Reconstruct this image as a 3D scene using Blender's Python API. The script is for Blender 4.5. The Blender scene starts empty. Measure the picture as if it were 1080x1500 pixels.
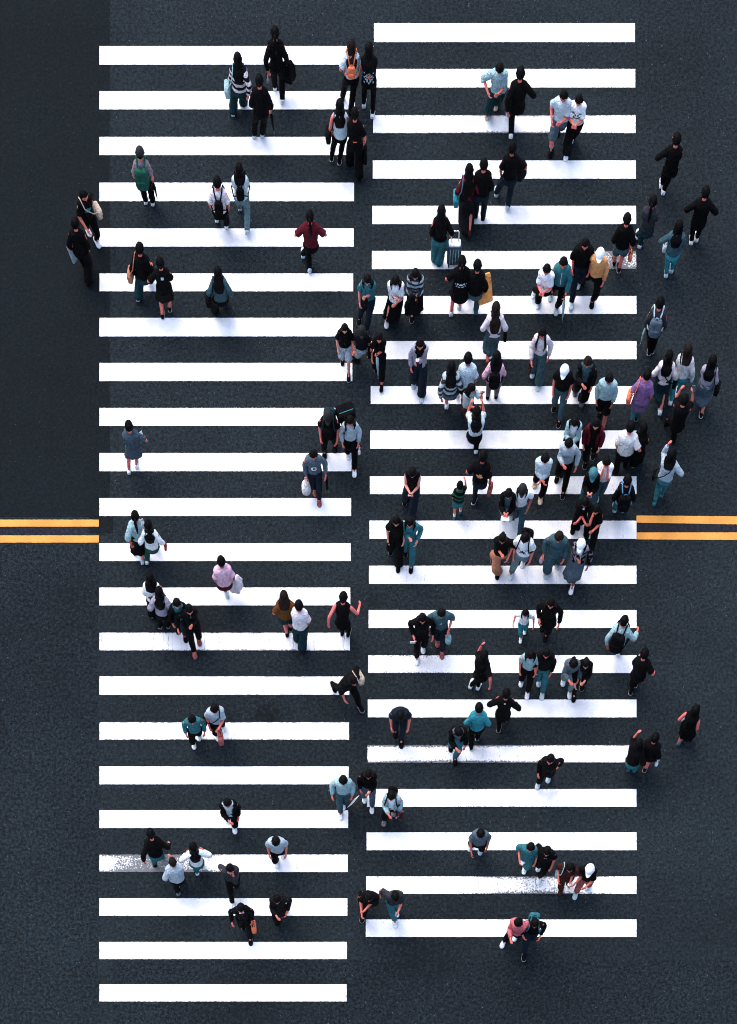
import bpy, bmesh, math, random
from mathutils import Vector as V, Matrix, noise
random.seed(7)
R_ = math.radians
PXM = 66.0                     # pixels of the 1080x1500 photograph per metre of road
CAM_H = 36.8                   # height of the roof-top camera
NX, NY = 540.0, 2240.0         # photograph position of the point straight below the camera
def ground(px, py):
    return V(((px-540)/PXM, (750-py)/PXM, 0))
NAD = ground(NX, NY)
C = bpy.context.scene.collection

# ---------------------------------------------------------------- materials
def new_mat(name):
    m = bpy.data.materials.new(name); m.use_nodes = True
    nt = m.node_tree; b = nt.nodes['Principled BSDF']
    return m, nt, b
def N(nt, t, **kw):
    n = nt.nodes.new(t)
    for k, v in kw.items():
        if k in n.inputs: n.inputs[k].default_value = v
        else: setattr(n, k, v)
    return n
def ramp(nt, src, stops, interp='LINEAR'):
    r = nt.nodes.new('ShaderNodeValToRGB'); r.color_ramp.interpolation = interp
    el = r.color_ramp.elements
    while len(el) < len(stops): el.new(0.5)
    for e, (p, c) in zip(el, stops):
        e.position = p; e.color = (c, c, c, 1) if isinstance(c, (int, float)) else (*c, 1)
    nt.links.new(src, r.inputs['Fac']); return r
def math_n(nt, op, a, b=None, clamp=False):
    n = nt.nodes.new('ShaderNodeMath'); n.operation = op; n.use_clamp = clamp
    for i, x in enumerate((a, b)):
        if x is None: continue
        if isinstance(x, (int, float)): n.inputs[i].default_value = x
        else: nt.links.new(x, n.inputs[i])
    return n.outputs[0]
def mixc(nt, fac, a, b, mode='MIX'):
    n = nt.nodes.new('ShaderNodeMix'); n.data_type = 'RGBA'; n.blend_type = mode
    for i, x in ((0, fac), (6, a), (7, b)):
        if isinstance(x, tuple): n.inputs[i].default_value = (*x, 1)
        elif isinstance(x, (int, float)): n.inputs[i].default_value = x
        else: nt.links.new(x, n.inputs[i])
    return n.outputs[2]

def asphalt(name, base, grit, speck=1.0, big=0.25):
    m, nt, b = new_mat(name)
    tc = N(nt, 'ShaderNodeTexCoord'); P = tc.outputs['Object']; L = nt.links.new
    n1 = N(nt, 'ShaderNodeTexNoise', Scale=15.0, Detail=2.5, Roughness=0.8); L(P, n1.inputs['Vector'])
    n1b = N(nt, 'ShaderNodeTexNoise', Scale=42.0, Detail=2.0, Roughness=0.8); L(P, n1b.inputs['Vector'])
    n2 = N(nt, 'ShaderNodeTexNoise', Scale=0.35, Detail=6.0, Roughness=0.6); L(P, n2.inputs['Vector'])
    n3 = N(nt, 'ShaderNodeTexNoise', Scale=3.5, Detail=4.0, Roughness=0.6); L(P, n3.inputs['Vector'])
    n4 = N(nt, 'ShaderNodeTexNoise', Scale=11.0, Detail=5.0, Roughness=0.7); L(P, n4.inputs['Vector'])
    g = math_n(nt, 'ADD', math_n(nt, 'MULTIPLY', n1.outputs['Fac'], 0.6), math_n(nt, 'MULTIPLY', n1b.outputs['Fac'], 0.4))
    gr = ramp(nt, g, [(0.38, 1-min(.9, grit*1.5)), (0.5, 1.0), (0.62, 1+grit*2.1)])
    br = ramp(nt, n2.outputs['Fac'], [(0.3, 1-big), (0.7, 1+big)])
    mr = ramp(nt, n3.outputs['Fac'], [(0.3, 0.9), (0.7, 1.1)])
    # tyre-polished lanes run along the road (x), so stretch a noise along it
    mp = N(nt, 'ShaderNodeMapping'); mp.inputs['Scale'].default_value = (0.05, 0.55, 1); L(P, mp.inputs['Vector'])
    n5 = N(nt, 'ShaderNodeTexNoise', Scale=1.0, Detail=3.0); L(mp.outputs[0], n5.inputs['Vector'])
    lr = ramp(nt, n5.outputs['Fac'], [(0.3, 0.88), (0.7, 1.12)])
    c = mixc(nt, 1.0, base, gr.outputs[0], 'MULTIPLY')
    for r in (br, mr, lr): c = mixc(nt, 1.0, c, r.outputs[0], 'MULTIPLY')
    # scattered pale aggregate
    v = N(nt, 'ShaderNodeTexVoronoi', Scale=17.0); L(P, v.inputs['Vector'])
    sp = ramp(nt, v.outputs['Distance'], [(0.08, 1.0), (0.22, 0.0)])
    vc = ramp(nt, math_n(nt, 'MULTIPLY', v.outputs['Color'], 1.0), [(0.78, 0.0), (0.92, 1.0)])
    f = math_n(nt, 'MULTIPLY', sp.outputs[0], vc.outputs[0]); f = math_n(nt, 'MULTIPLY', f, 0.9*speck)
    c = mixc(nt, f, c, (0.12, 0.145, 0.17))
    # dark pitted patches, clustered
    pm = ramp(nt, n3.outputs['Fac'], [(0.56, 0.0), (0.68, 1.0)])
    pp = ramp(nt, n4.outputs['Fac'], [(0.50, 0.0), (0.60, 1.0)])
    f2 = math_n(nt, 'MULTIPLY', math_n(nt, 'MULTIPLY', pm.outputs[0], pp.outputs[0]), 0.55*speck)
    c = mixc(nt, f2, c, (0.007, 0.009, 0.012))
    for (qx, qy, rad, amt) in ((392, 1050, .75, .8), (330, 1052, .9, .45), (300, 915, 1.2, .4), (545, 880, .8, .35), (620, 1405, 2.6, .4), (370, 1465, 2.2, .4), (100, 870, 1.6, .35)):
        g0 = ground(qx, qy); dn = N(nt, 'ShaderNodeVectorMath', operation='DISTANCE'); L(P, dn.inputs[0]); dn.inputs[1].default_value = g0
        near = math_n(nt, 'SUBTRACT', 1.0, math_n(nt, 'DIVIDE', dn.outputs['Value'], rad), True)
        blot = ramp(nt, math_n(nt, 'ADD', n4.outputs['Fac'], math_n(nt, 'MULTIPLY', near, 0.16)), [(0.55, 0.0), (0.66, 1.0)])
        c = mixc(nt, math_n(nt, 'MULTIPLY', math_n(nt, 'MULTIPLY', blot.outputs[0], near, True), amt*1.8, True), c, (0.0025, 0.0035, 0.0045))
    L(c, b.inputs['Base Color']); b.inputs['Roughness'].default_value = 0.9
    b.inputs['Specular IOR Level'].default_value = 0.12
    bp = N(nt, 'ShaderNodeBump', Strength=0.35, Distance=0.01); L(g, bp.inputs['Height']); L(bp.outputs[0], b.inputs['Normal'])
    return m
ASPH = (0.0078, 0.0116, 0.0140)
M_ASPH = asphalt('asphalt', ASPH, 0.50, 1.0)
M_PATCH = asphalt('asphalt_newer', (0.0030, 0.0050, 0.0064), 0.34, 0.45, 0.12)
M_SEAL = asphalt('asphalt_between_lines', (0.0100, 0.0108, 0.0152), 0.4, 0.3, 0.1)
M_ROUGH = asphalt('asphalt_coarse', (0.0060, 0.0092, 0.0116), 0.75, 1.2)

def paint(name, col, base_wear=0.0):
    m, nt, b = new_mat(name); L = nt.links.new
    tc = N(nt, 'ShaderNodeTexCoord'); P = tc.outputs['Object']
    def attr(n):
        a = N(nt, 'ShaderNodeAttribute'); a.attribute_type = 'OBJECT'; a.attribute_name = n; return a.outputs['Fac']
    sx = N(nt, 'ShaderNodeSeparateXYZ'); L(P, sx.inputs[0])
    dx = math_n(nt, 'ABSOLUTE', math_n(nt, 'SUBTRACT', sx.outputs[0], attr('hot_x')))
    hot = math_n(nt, 'SUBTRACT', 1.0, math_n(nt, 'DIVIDE', dx, attr('hot_w')), True)
    hot = math_n(nt, 'POWER', hot, 0.6)
    # distance from stripe edges
    ey = math_n(nt, 'ABSOLUTE', math_n(nt, 'SUBTRACT', sx.outputs[1], attr('mid_y')))
    ed = math_n(nt, 'MULTIPLY', math_n(nt, 'MULTIPLY', math_n(nt, 'POWER', math_n(nt, 'MULTIPLY', ey, 5.0), 5.0), attr('edge')), 1.7)
    amt = math_n(nt, 'ADD', math_n(nt, 'MULTIPLY', hot, attr('wear')), ed)
    n1 = N(nt, 'ShaderNodeTexNoise', Scale=30.0, Detail=5.0, Roughness=0.8); L(P, n1.inputs['Vector'])
    n0 = N(nt, 'ShaderNodeTexNoise', Scale=2.2, Detail=3.0); L(P, n0.inputs['Vector'])
    s = math_n(nt, 'ADD', n1.outputs['Fac'], math_n(nt, 'MULTIPLY', amt, 0.30))
    s = math_n(nt, 'ADD', s, math_n(nt, 'MULTIPLY', math_n(nt, 'SUBTRACT', n0.outputs['Fac'], 0.5), 0.25))
    mask = ramp(nt, s, [(0.755, 0.0), (0.80, .9)])
    # cross cracks (short lines across the stripe)
    n8 = N(nt, 'ShaderNodeTexNoise', Scale=5.0, Detail=3.0); L(P, n8.inputs['Vector'])
    wx = math_n(nt, 'ADD', sx.outputs[0], math_n(nt, 'MULTIPLY', n8.outputs['Fac'], 0.12))
    wy = math_n(nt, 'MULTIPLY', attr('mid_y'), 3.7)
    vo = N(nt, 'ShaderNodeTexVoronoi', Scale=2.6); vo.voronoi_dimensions = '1D'; vo.feature = 'DISTANCE_TO_EDGE'; L(math_n(nt, 'ADD', wx, wy), vo.inputs['W'])
    cr = ramp(nt, vo.outputs['Distance'], [(0.008, .75), (0.026, 0.0)])
    vo2 = N(nt, 'ShaderNodeTexVoronoi', Scale=11.0); vo2.voronoi_dimensions = '1D'; vo2.feature = 'DISTANCE_TO_EDGE'; L(math_n(nt, 'ADD', sx.outputs[0], wy), vo2.inputs['W'])
    cr2 = ramp(nt, vo2.outputs['Distance'], [(0.03, 0.22), (0.09, 0.0)])
    n6 = N(nt, 'ShaderNodeTexNoise', Scale=13.0, Detail=5.0, Roughness=0.85); L(P, n6.inputs['Vector'])
    cm = ramp(nt, math_n(nt, 'ADD', n6.outputs['Fac'], math_n(nt, 'MULTIPLY', attr('crack'), 0.22)), [(0.60, 0.0), (0.74, 1.0)])
    cr = math_n(nt, 'MAXIMUM', cr.outputs[0], cr2.outputs[0])
    mk = math_n(nt, 'MAXIMUM', mask.outputs[0], math_n(nt, 'MULTIPLY', cr, cm.outputs[0]))
    dirt = ramp(nt, n0.outputs['Fac'], [(0.35, 0.80), (0.62, 1.0)])
    n7 = N(nt, 'ShaderNodeTexNoise', Scale=60.0, Detail=3.0); L(P, n7.inputs['Vector'])
    fd = ramp(nt, n7.outputs['Fac'], [(0.35, 0.88), (0.6, 1.0)])
    c = mixc(nt, 1.0, col, dirt.outputs[0], 'MULTIPLY'); c = mixc(nt, 1.0, c, fd.outputs[0], 'MULTIPLY')
    c = mixc(nt, mk, c, (0.03, 0.036, 0.046))
    L(c, b.inputs['Base Color']); b.inputs['Roughness'].default_value = 0.7
    b.inputs['Specular IOR Level'].default_value = 0.25
    return m
M_WHITE = paint('white_road_paint', (0.82, 0.82, 0.83))
M_YELLOW = paint('yellow_road_paint', (0.62, 0.265, 0.046))

COL = dict(k=(.0038,.0034,.0037), kk=(.0075,.0075,.009), dk=(.026,.028,.034), w=(.80,.84,.86), ow=(.66,.64,.62), lt=(.29,.44,.46), lb=(.50,.60,.64),
  t=(.030,.135,.155), bt=(.030,.22,.26), dt=(.009,.030,.036), mt=(.040,.085,.10), g=(.075,.105,.13), lg=(.36,.43,.48), n=(.009,.015,.024),
  j=(.075,.16,.20), lj=(.13,.20,.22), r=(.085,.008,.014), rr=(.42,.035,.035), pk=(.66,.40,.50), pw=(.68,.62,.64), lil=(.30,.28,.34), pur=(.22,.11,.26),
  o=(.80,.19,.085), ye=(.66,.30,.115), br=(.045,.015,.012), tan=(.42,.17,.10), mus=(.13,.046,.012), gr=(.015,.075,.050), mag=(.50,.12,.14),
  bk=(.30,.085,.075), mv=(.20,.165,.19), be=(.62,.48,.36), k2=(.045,.065,.085), o2=(.80,.34,.10), sky=(.09,.22,.36))
_mc = {}
def cloth(c, pat=None, rough=0.85):
    key = (c, pat, rough)
    if key in _mc: return _mc[key]
    m, nt, b = new_mat('cloth_'+c+('_'+pat if pat else '')); L = nt.links.new
    col = COL[c]; tc = N(nt, 'ShaderNodeTexCoord'); P = tc.outputs['Object']
    n1 = N(nt, 'ShaderNodeTexNoise', Scale=9.0, Detail=4.0, Roughness=0.6); L(P, n1.inputs['Vector'])
    rr = ramp(nt, n1.outputs['Fac'], [(0.3, 0.80), (0.7, 1.12)])
    cc = col
    if pat and pat.startswith('stripe'):
        other = COL[pat.split('_')[1]]
        w = N(nt, 'ShaderNodeTexWave', Scale=2.6, Distortion=2.0, Detail=1.0); w.bands_direction = 'Z'; L(P, w.inputs['Vector'])
        wr = ramp(nt, w.outputs['Fac'], [(0.48, 0.0), (0.54, 1.0)])
        cc = mixc(nt, wr.outputs[0], col, other)
    elif pat and pat.startswith('check'):
        other = COL[pat.split('_')[1]]
        ch = N(nt, 'ShaderNodeTexVoronoi', Scale=15.0); L(P, ch.inputs['Vector'])
        wr = ramp(nt, ch.outputs['Color'], [(0.46, 0.0), (0.5, 1.0)])
        cc = mixc(nt, wr.outputs[0], col, other)
    c2 = mixc(nt, 1.0, cc, rr.outputs[0], 'MULTIPLY')
    L(c2, b.inputs['Base Color']); b.inputs['Roughness'].default_value = rough
    b.inputs['Specular IOR Level'].default_value = 0.05
    n2 = N(nt, 'ShaderNodeTexNoise', Scale=22.0, Detail=3.0, Distortion=0.8); L(P, n2.inputs['Vector'])
    bp = N(nt, 'ShaderNodeBump', Strength=0.8, Distance=0.03); L(n2.outputs['Fac'], bp.inputs['Height'])
    mp = N(nt, 'ShaderNodeMapping'); mp.inputs['Scale'].default_value = (1.0, 1.0, .55); L(P, mp.inputs['Vector'])
    n3 = N(nt, 'ShaderNodeTexNoise', Scale=9.0, Detail=2.0, Distortion=1.5); L(mp.outputs[0], n3.inputs['Vector'])
    bp2 = N(nt, 'ShaderNodeBump', Strength=0.9, Distance=0.07); L(n3.outputs['Fac'], bp2.inputs['Height']); L(bp.outputs[0], bp2.inputs['Normal']); L(bp2.outputs[0], b.inputs['Normal'])
    _mc[key] = m; return m
def skin_mat(name, tone):
    m, nt, b = new_mat(name)
    a = N(nt, 'ShaderNodeAttribute'); a.attribute_name = 'Tint'
    tc = N(nt, 'ShaderNodeTexCoord')
    n = N(nt, 'ShaderNodeTexNoise', Scale=14.0, Detail=3.0); nt.links.new(tc.outputs['Object'], n.inputs['Vector'])
    r = ramp(nt, n.outputs['Fac'], [(0.3, 0.85), (0.7, 1.1)])
    c = mixc(nt, 1.0, tone, a.outputs['Color'], 'MULTIPLY'); c = mixc(nt, 1.0, c, r.outputs[0], 'MULTIPLY')
    nt.links.new(c, b.inputs['Base Color']); b.inputs['Roughness'].default_value = 0.55
    b.inputs['Specular IOR Level'].default_value = 0.25
    return m
SKIN = [skin_mat('skin_warm', (.68,.165,.115)), skin_mat('skin_light', (.68,.25,.185)), skin_mat('skin_brown', (.34,.085,.058)), skin_mat('skin_rosy', (.70,.145,.125))]
def hair_mat(name, col):
    m, nt, b = new_mat(name)
    tc = N(nt, 'ShaderNodeTexCoord')
    mp = N(nt, 'ShaderNodeMapping'); mp.inputs['Scale'].default_value = (40, 40, 5); nt.links.new(tc.outputs['Object'], mp.inputs['Vector'])
    n = N(nt, 'ShaderNodeTexNoise', Scale=1.0, Detail=3.0); nt.links.new(mp.outputs[0], n.inputs['Vector'])
    r = ramp(nt, n.outputs['Fac'], [(0.35, 0.6), (0.65, 1.5)])
    nt.links.new(mixc(nt, 1.0, col, r.outputs[0], 'MULTIPLY'), b.inputs['Base Color'])
    b.inputs['Roughness'].default_value = 0.5; b.inputs['Specular IOR Level'].default_value = 0.04
    bp = N(nt, 'ShaderNodeBump', Strength=0.6, Distance=0.01); nt.links.new(n.outputs['Fac'], bp.inputs['Height']); nt.links.new(bp.outputs[0], b.inputs['Normal'])
    return m
HAIR = {'k': hair_mat('hair_black', (.0032,.0028,.0030)), 'b': hair_mat('hair_dark_brown', (.012,.007,.006))}
def plain(name, col, rough=0.5, metal=0.0):
    m, nt, b = new_mat(name); tc = N(nt, 'ShaderNodeTexCoord')
    n = N(nt, 'ShaderNodeTexNoise', Scale=20.0, Detail=3.0); nt.links.new(tc.outputs['Object'], n.inputs['Vector'])
    r = ramp(nt, n.outputs['Fac'], [(0.3, 0.88), (0.7, 1.05)])
    nt.links.new(mixc(nt, 1.0, col, r.outputs[0], 'MULTIPLY'), b.inputs['Base Color'])
    b.inputs['Roughness'].default_value = rough; b.inputs['Metallic'].default_value = metal
    b.inputs['Specular IOR Level'].default_value = 0.3
    return m
M_SCREEN = plain('phone_glass', (.02,.03,.04), 0.15); M_METAL = plain('brushed_metal', (.45,.50,.52), 0.35, 0.8)
M_RUBBER = plain('black_rubber', (.012,.012,.013), 0.8)

# ---------------------------------------------------------------- mesh helpers
class MB:
    def __init__(s): s.v = []; s.f = []; s.mi = []; s.tint = {}
    def add(s, verts, faces, mi=0):
        o = len(s.v); s.v += [tuple(p) for p in verts]; s.f += [tuple(i+o for i in f) for f in faces]; s.mi += [mi]*len(faces); return o
    def loft(s, rings, cap0=True, cap1=True, closed=True, mi=0):
        n = len(rings[0]); vs = [p for r in rings for p in r]; fs = []
        for i in range(len(rings)-1):
            for j in range(n if closed else n-1):
                k = (j+1) % n
                fs.append((i*n+j, i*n+k, (i+1)*n+k, (i+1)*n+j))
        if cap0: fs.append(tuple(reversed(range(n))))
        if cap1: fs.append(tuple((len(rings)-1)*n+j for j in range(n)))
        return s.add(vs, fs, mi)
    def tube(s, pts, rad, n=10, cap=True, mi=0, wob=0.0, seed=0):
        pts = [V(p) for p in pts]; rings = []
        t = (pts[1]-pts[0]).normalized(); a = t.orthogonal().normalized()
        for i, p in enumerate(pts):
            tt = (pts[min(i+1, len(pts)-1)]-pts[max(i-1, 0)])
            tt = tt.normalized() if tt.length > 1e-6 else t
            a = (a - tt*a.dot(tt)).normalized(); b = tt.cross(a); t = tt
            r = rad[i] if isinstance(rad, (list, tuple)) else rad
            ring = []
            for j in range(n):
                an = 2*math.pi*j/n; d = a*math.cos(an)+b*math.sin(an); q = p+d*r
                if wob: q = q + d*wob*(noise.noise(q*20+V((seed, 0, 0)))+.6-1.6*abs(noise.noise(q*13+V((0, seed, 0)))))
                ring.append(q)
            rings.append(ring)
        s.loft(rings, cap, cap, mi=mi)
    def sbox(s, c, half, e=0.35, rot=None, mi=0, nu=16, nv=10, taper=0.0):
        """rounded box (superellipsoid) around c"""
        c = V(c); rings = []
        def sp(x): return math.copysign(abs(x)**e, x)
        for i in range(nv+1):
            th = -math.pi/2 + math.pi*i/nv; ring = []
            for j in range(nu):
                ph = 2*math.pi*j/nu + math.pi/nu
                k = 1 + taper*math.sin(th)
                p = V((half[0]*sp(math.cos(th))*sp(math.cos(ph))*k, half[1]*sp(math.cos(th))*sp(math.sin(ph))*k, half[2]*sp(math.sin(th))))
                if rot is not None: p = rot @ p
                ring.append(c+p)
            rings.append(ring)
        s.loft(rings[1:-1] if e < .01 else rings, mi=mi)
    def build(s, name, mats, parent=None, smooth=True, loc=None):
        me = bpy.data.meshes.new(name); me.from_pydata(s.v, [], s.f); me.update()
        if not isinstance(mats, (list, tuple)): mats = [mats]
        for m in mats: me.materials.append(m)
        me.polygons.foreach_set('material_index', s.mi)
        if smooth: me.polygons.foreach_set('use_smooth', [True]*len(me.polygons))
        o = bpy.data.objects.new(name, me); C.objects.link(o)
        if parent: o.parent = parent
        if loc is not None: o.location = loc
        return o
def empty(name, loc, rz=0.0):
    o = bpy.data.objects.new(name, None); C.objects.link(o); o.location = loc; o.rotation_euler = (0, 0, rz)
    o.empty_display_size = 0.2; return o
def tag(o, label=None, cat=None, group=None, kind=None):
    if label: o['label'] = label
    if cat: o['category'] = cat
    if group: o['group'] = group
    if kind: o['kind'] = kind
    return o
# ---------------------------------------------------------------- road
def sheet(name, x0, y0, x1, y1, z, mat, parent, rag=0.0):
    """flat road sheet between pixel corners, as a thin slab"""
    a = ground(x0, y1); b = ground(x1, y0); out = []
    def edge(p, q):
        n = max(1, int((q-p).length/0.035)) if rag else 1
        nr = V((q.y-p.y, p.x-q.x, 0)).normalized()
        for i in range(n):
            t = p.lerp(q, i/n)
            k = (noise.noise(t*9)*1.0 + noise.noise(t*31)*0.9)*rag if rag and i else 0
            out.append(t+nr*k)
    edge(a, V((b.x, a.y, 0))); edge(V((b.x, a.y, 0)), b); edge(b, V((a.x, b.y, 0))); edge(V((a.x, b.y, 0)), a)
    m = MB(); n = len(out)
    m.add([(p.x, p.y, z) for p in out]+[(p.x, p.y, z-0.003) for p in out], [tuple(range(n))]+[(i+n, (i+1) % n+n, (i+1) % n, i) for i in range(n)])
    return m.build(name, mat, parent, smooth=False)
g = MB(); g.add([(-400,-400,0),(400,-400,0),(400,400,0),(-400,400,0)], [(0,1,2,3)])
road = g.build('road', M_ASPH, smooth=False); tag(road, kind='structure')
road['label'] = 'dark blue-grey asphalt road under the zebra crossing'
sheet('asphalt_patch', -900, -900, 161, 757, 0.004, M_PATCH, road, 0.016)
sheet('asphalt_patch', 131, 757.3, 166, 781, 0.004, M_PATCH, road, 0.004)
sheet('asphalt_patch', -900, 798, 143, 1560, 0.004, M_ROUGH, road, 0.02)
sheet('asphalt_patch', 166, 1407, 1160, 1600, 0.004, M_ROUGH, road, 0.03)
sheet('line_gap', -900, 773, 130, 784, 0.004, M_SEAL, road, 0.003)
sheet('line_gap', 934, 767, 1900, 780, 0.004, M_SEAL, road, 0.003)

def stripe(x0, y0, x1, y1, wear=0.0, hx=None, hw=200, edge=0.0, crack=0.0, mat=None, name='crosswalk_stripe', skew=(0, 0)):
    a = ground(x0, y1); b = ground(x1, y0); z = 0.009
    random.seed(int(x0*7+y0)); out = []
    def E(p, q, step=0.022):
        n = max(1, int((q-p).length/step)); nr = V((q.y-p.y, p.x-q.x, 0)).normalized()
        for i in range(n):
            t = p.lerp(q, i/n); k = 0.0
            if i:
                k = 0.0045*noise.noise(t*24) + 0.005*noise.noise(t*60)
                e2 = edge*(0.3+hw_fac(t.x))
                if noise.noise(t*14+V((5, 1, 0))) > 0.25: k -= 0.026*e2*random.random()
            out.append(t+nr*k)
    hxw = ((hx if hx is not None else (x0+x1)/2)-540)/PXM; hww = hw/PXM
    def hw_fac(x): return max(0.0, 1-abs(x-hxw)/hww)
    c0, c1, c2, c3 = a, V((b.x, a.y-skew[1]/PXM, 0)), V((b.x, b.y-skew[0]/PXM, 0)), V((a.x, b.y, 0))
    E(c0, c1); E(c1, c2); E(c2, c3); E(c3, c0)
    m = MB(); n = len(out)
    m.add([(p.x, p.y, z) for p in out]+[(p.x, p.y, 0.0015) for p in out], [tuple(range(n))]+[(i+n, (i+1) % n+n, (i+1) % n, i) for i in range(n)])
    o = m.build(name, mat or M_WHITE, road, smooth=False)
    o['wear'] = float(wear); o['hot_x'] = float(hxw); o['hot_w'] = float(hww); o['edge'] = float(edge); o['crack'] = float(crack); o['mid_y'] = float((a.y+b.y)/2)
    return o
LS = [(68,95),(134,160.5),(201,227.5),(268,295),(335,361.5),(401,427),(466,493),(532,558.5),(598,624),(664,690.5),(730,756),(796,822),(861,887),(927,953),(991,1018),
      (1058,1084),(1123,1149),(1187,1213),(1252,1277.5),(1316,1341.5),(1380,1405),(1442,1467)]
RS = [(34.5,62),(101.5,128.5),(169,195.5),(235.5,262),(302,328.5),(368,394.5),(434,460),(500,526.5),(566,592),(631,657.5),(698,724),(763,789.5),(829,855.5),(894,920),
      (960,986),(1025,1051),(1091.5,1117.5),(1156,1182),(1219.5,1245.5),(1284,1309.5),(1347,1372.5)]
LW = {7:(.25,330,240,.15,.1), 13:(.35,330,230,.5,1.0), 14:(.40,420,140,.35,.5), 15:(.35,300,230,.6,.5), 17:(.1,330,200,.3,.2), 18:(1.5,230,110,.5,.6), 19:(.1,300,200,.3,.3), 21:(.2,330,200,.2,.5), 12:(.1,400,160,.1,0), 3:(.1,220,90,.3,0), 2:(.3,500,40,.1,0), 1:(.15,512,20,.1,0)}
RW = {2:(.55,770,150,.6,.1), 5:(1.5,905,50,.45,.2), 6:(.25,690,90,.1,.2), 14:(.75,610,95,.3,.3), 16:(.7,650,160,.9,.6), 17:(.40,720,160,.35,.4), 19:(.9,790,120,.5,.8), 20:(.25,720,160,.2,.4), 1:(.1,700,100,.2,0), 11:(.2,850,120,.1,.4), 4:(.1,700,60,.1,0), 13:(.2,900,40,.2,0), 12:(.15,740,90,.1,.5), 10:(.1,780,80,0,.4), 8:(.1,620,70,.2,0)}
for i, (y0, y1) in enumerate(LS):
    w = LW.get(i, (0, 330, 200, .06, 0))
    stripe(146, y0, 520.5-(y0-80)*0.0093, y1, w[0]*.9, w[1], w[2], w[3], w[4])
for i, (y0, y1) in enumerate(RS):
    w = RW.get(i, (0, 740, 200, .06, 0))
    stripe(548-(y0-48)*0.0092, y0, 930+min(2.5, y0*0.006), y1, w[0]*.9, w[1], w[2], w[3], w[4])
for (x0, y0, x1, y1, sk) in ((-900, 761.5, 145, 772, (0, -.3)), (-900, 785.3, 145, 796, (-.8, -1)), (932.5, 755.5, 1900, 765.8, (7, 17)), (932.5, 780.2, 1900, 790.3, (0, 6))):
    o = stripe(x0, y0, x1, y1, 0, mat=M_YELLOW, name='yellow_line', edge=.02, skew=sk)

# light and camera
sc = bpy.context.scene
w = bpy.data.worlds.new('World'); sc.world = w; w.use_nodes = True
nt = w.node_tree; sky = nt.nodes.new('ShaderNodeTexSky'); sky.sky_type = 'NISHITA'; sky.sun_disc = False
EL, ROT = R_(62), R_(-35)
sky.sun_elevation = EL; sky.sun_rotation = ROT; sky.air_density = 1.0; sky.dust_density = 3.0; sky.ozone_density = 1.0
nt.links.new(sky.outputs[0], nt.nodes['Background'].inputs[0]); nt.nodes['Background'].inputs[1].default_value = 0.15
sl = bpy.data.lights.new('sun', 'SUN'); sl.energy = 0.6; sl.angle = R_(60); sl.color = (1.0, .95, .89)
so = bpy.data.objects.new('sun', sl); C.objects.link(so)
d = V((math.sin(ROT)*math.cos(EL), math.cos(ROT)*math.cos(EL), math.sin(EL)))
so.rotation_euler = d.to_track_quat('Z', 'Y').to_euler(); so.location = (0, 0, 60)
cd = bpy.data.cameras.new('camera'); cam = bpy.data.objects.new('camera', cd); C.objects.link(cam); sc.camera = cam
cam.location = (NAD.x, NAD.y, CAM_H); cam.rotation_euler = (0, 0, 0)
cd.sensor_width = 36; cd.sensor_fit = 'AUTO'; span = 1500/PXM
cd.lens = 36*CAM_H/span; cd.shift_y = -NAD.y/span; cd.clip_end = 2000
sc.cycles.pixel_filter_type = 'BLACKMAN_HARRIS'; sc.cycles.filter_width = 1.05
sc.view_settings.view_transform = 'Standard'; sc.view_settings.look = 'None'; sc.view_settings.gamma = 1; sc.view_settings.exposure = 1.5
# ---------------------------------------------------------------- people
EX, EY, EZ = V((1,0,0)), V((0,1,0)), V((0,0,1))
ARM = {'dn':(.018,.035,-.305),'fw':(.0,.13,-.265),'bk':(.025,-.11,-.27),'ph':(-.07,.17,-.11),'fo':(-.13,.12,-.15),'fa':(-.06,.09,.04),'up':(-.01,.17,.07),
       'ou':(.10,.03,-.26),'wi':(.22,.06,-.17),'hd':(.06,.04,-.285),'bg':(.035,.01,-.30),'st':(-.10,.12,-.20),'hp':(.035,.09,-.20),'pk':(.02,.07,-.22),'fl':(.10,.14,-.20),'bb':(.08,-.13,-.24),'ch':(-.10,.14,-.06)}
TORSO = [(.455,.090,.070),(.50,.089,.069),(.545,.083,.065),(.60,.077,.060),(.66,.080,.062),(.72,.089,.065),(.77,.094,.064),(.800,.098,.059),(.820,.092,.054),(.838,.056,.042),(.850,.036,.036)]
def lerp_tab(tab, z):
    if z <= tab[0][0]: return tab[0][1], tab[0][2]
    for a, b in zip(tab, tab[1:]):
        if z <= b[0]:
            t = (z-a[0])/(b[0]-a[0]); return a[1]+(b[1]-a[1])*t, a[2]+(b[2]-a[2])*t
    return tab[-1][1], tab[-1][2]
def ik(a, t, l1, l2, pole):
    d = t-a; L = d.length
    if L > (l1+l2)*.995: d = d*((l1+l2)*.995/L); L = d.length; t = a+d
    if L < abs(l1-l2)+.02: L = abs(l1-l2)+.02
    u = d.normalized(); c = (l1*l1+L*L-l2*l2)/(2*L); h = math.sqrt(max(0, l1*l1-c*c))
    pl = (pole-u*pole.dot(u)).normalized()
    return a+u*c+pl*h, t
def bendpath(p0, p1, p2, s):
    """smooth position along a two-bone limb, s in 0..2"""
    def P(x): return p0.lerp(p1, x) if x <= 1 else p1.lerp(p2, x-1)
    w = .22
    if 1-w < s < 1+w:
        t = (s-(1-w))/(2*w); a, b, c = P(1-w), p1, P(1+w)
        q = a*(1-t)**2+b*2*t*(1-t)+c*t*t
        return q.lerp(P(s), .35)
    return P(s)
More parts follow.
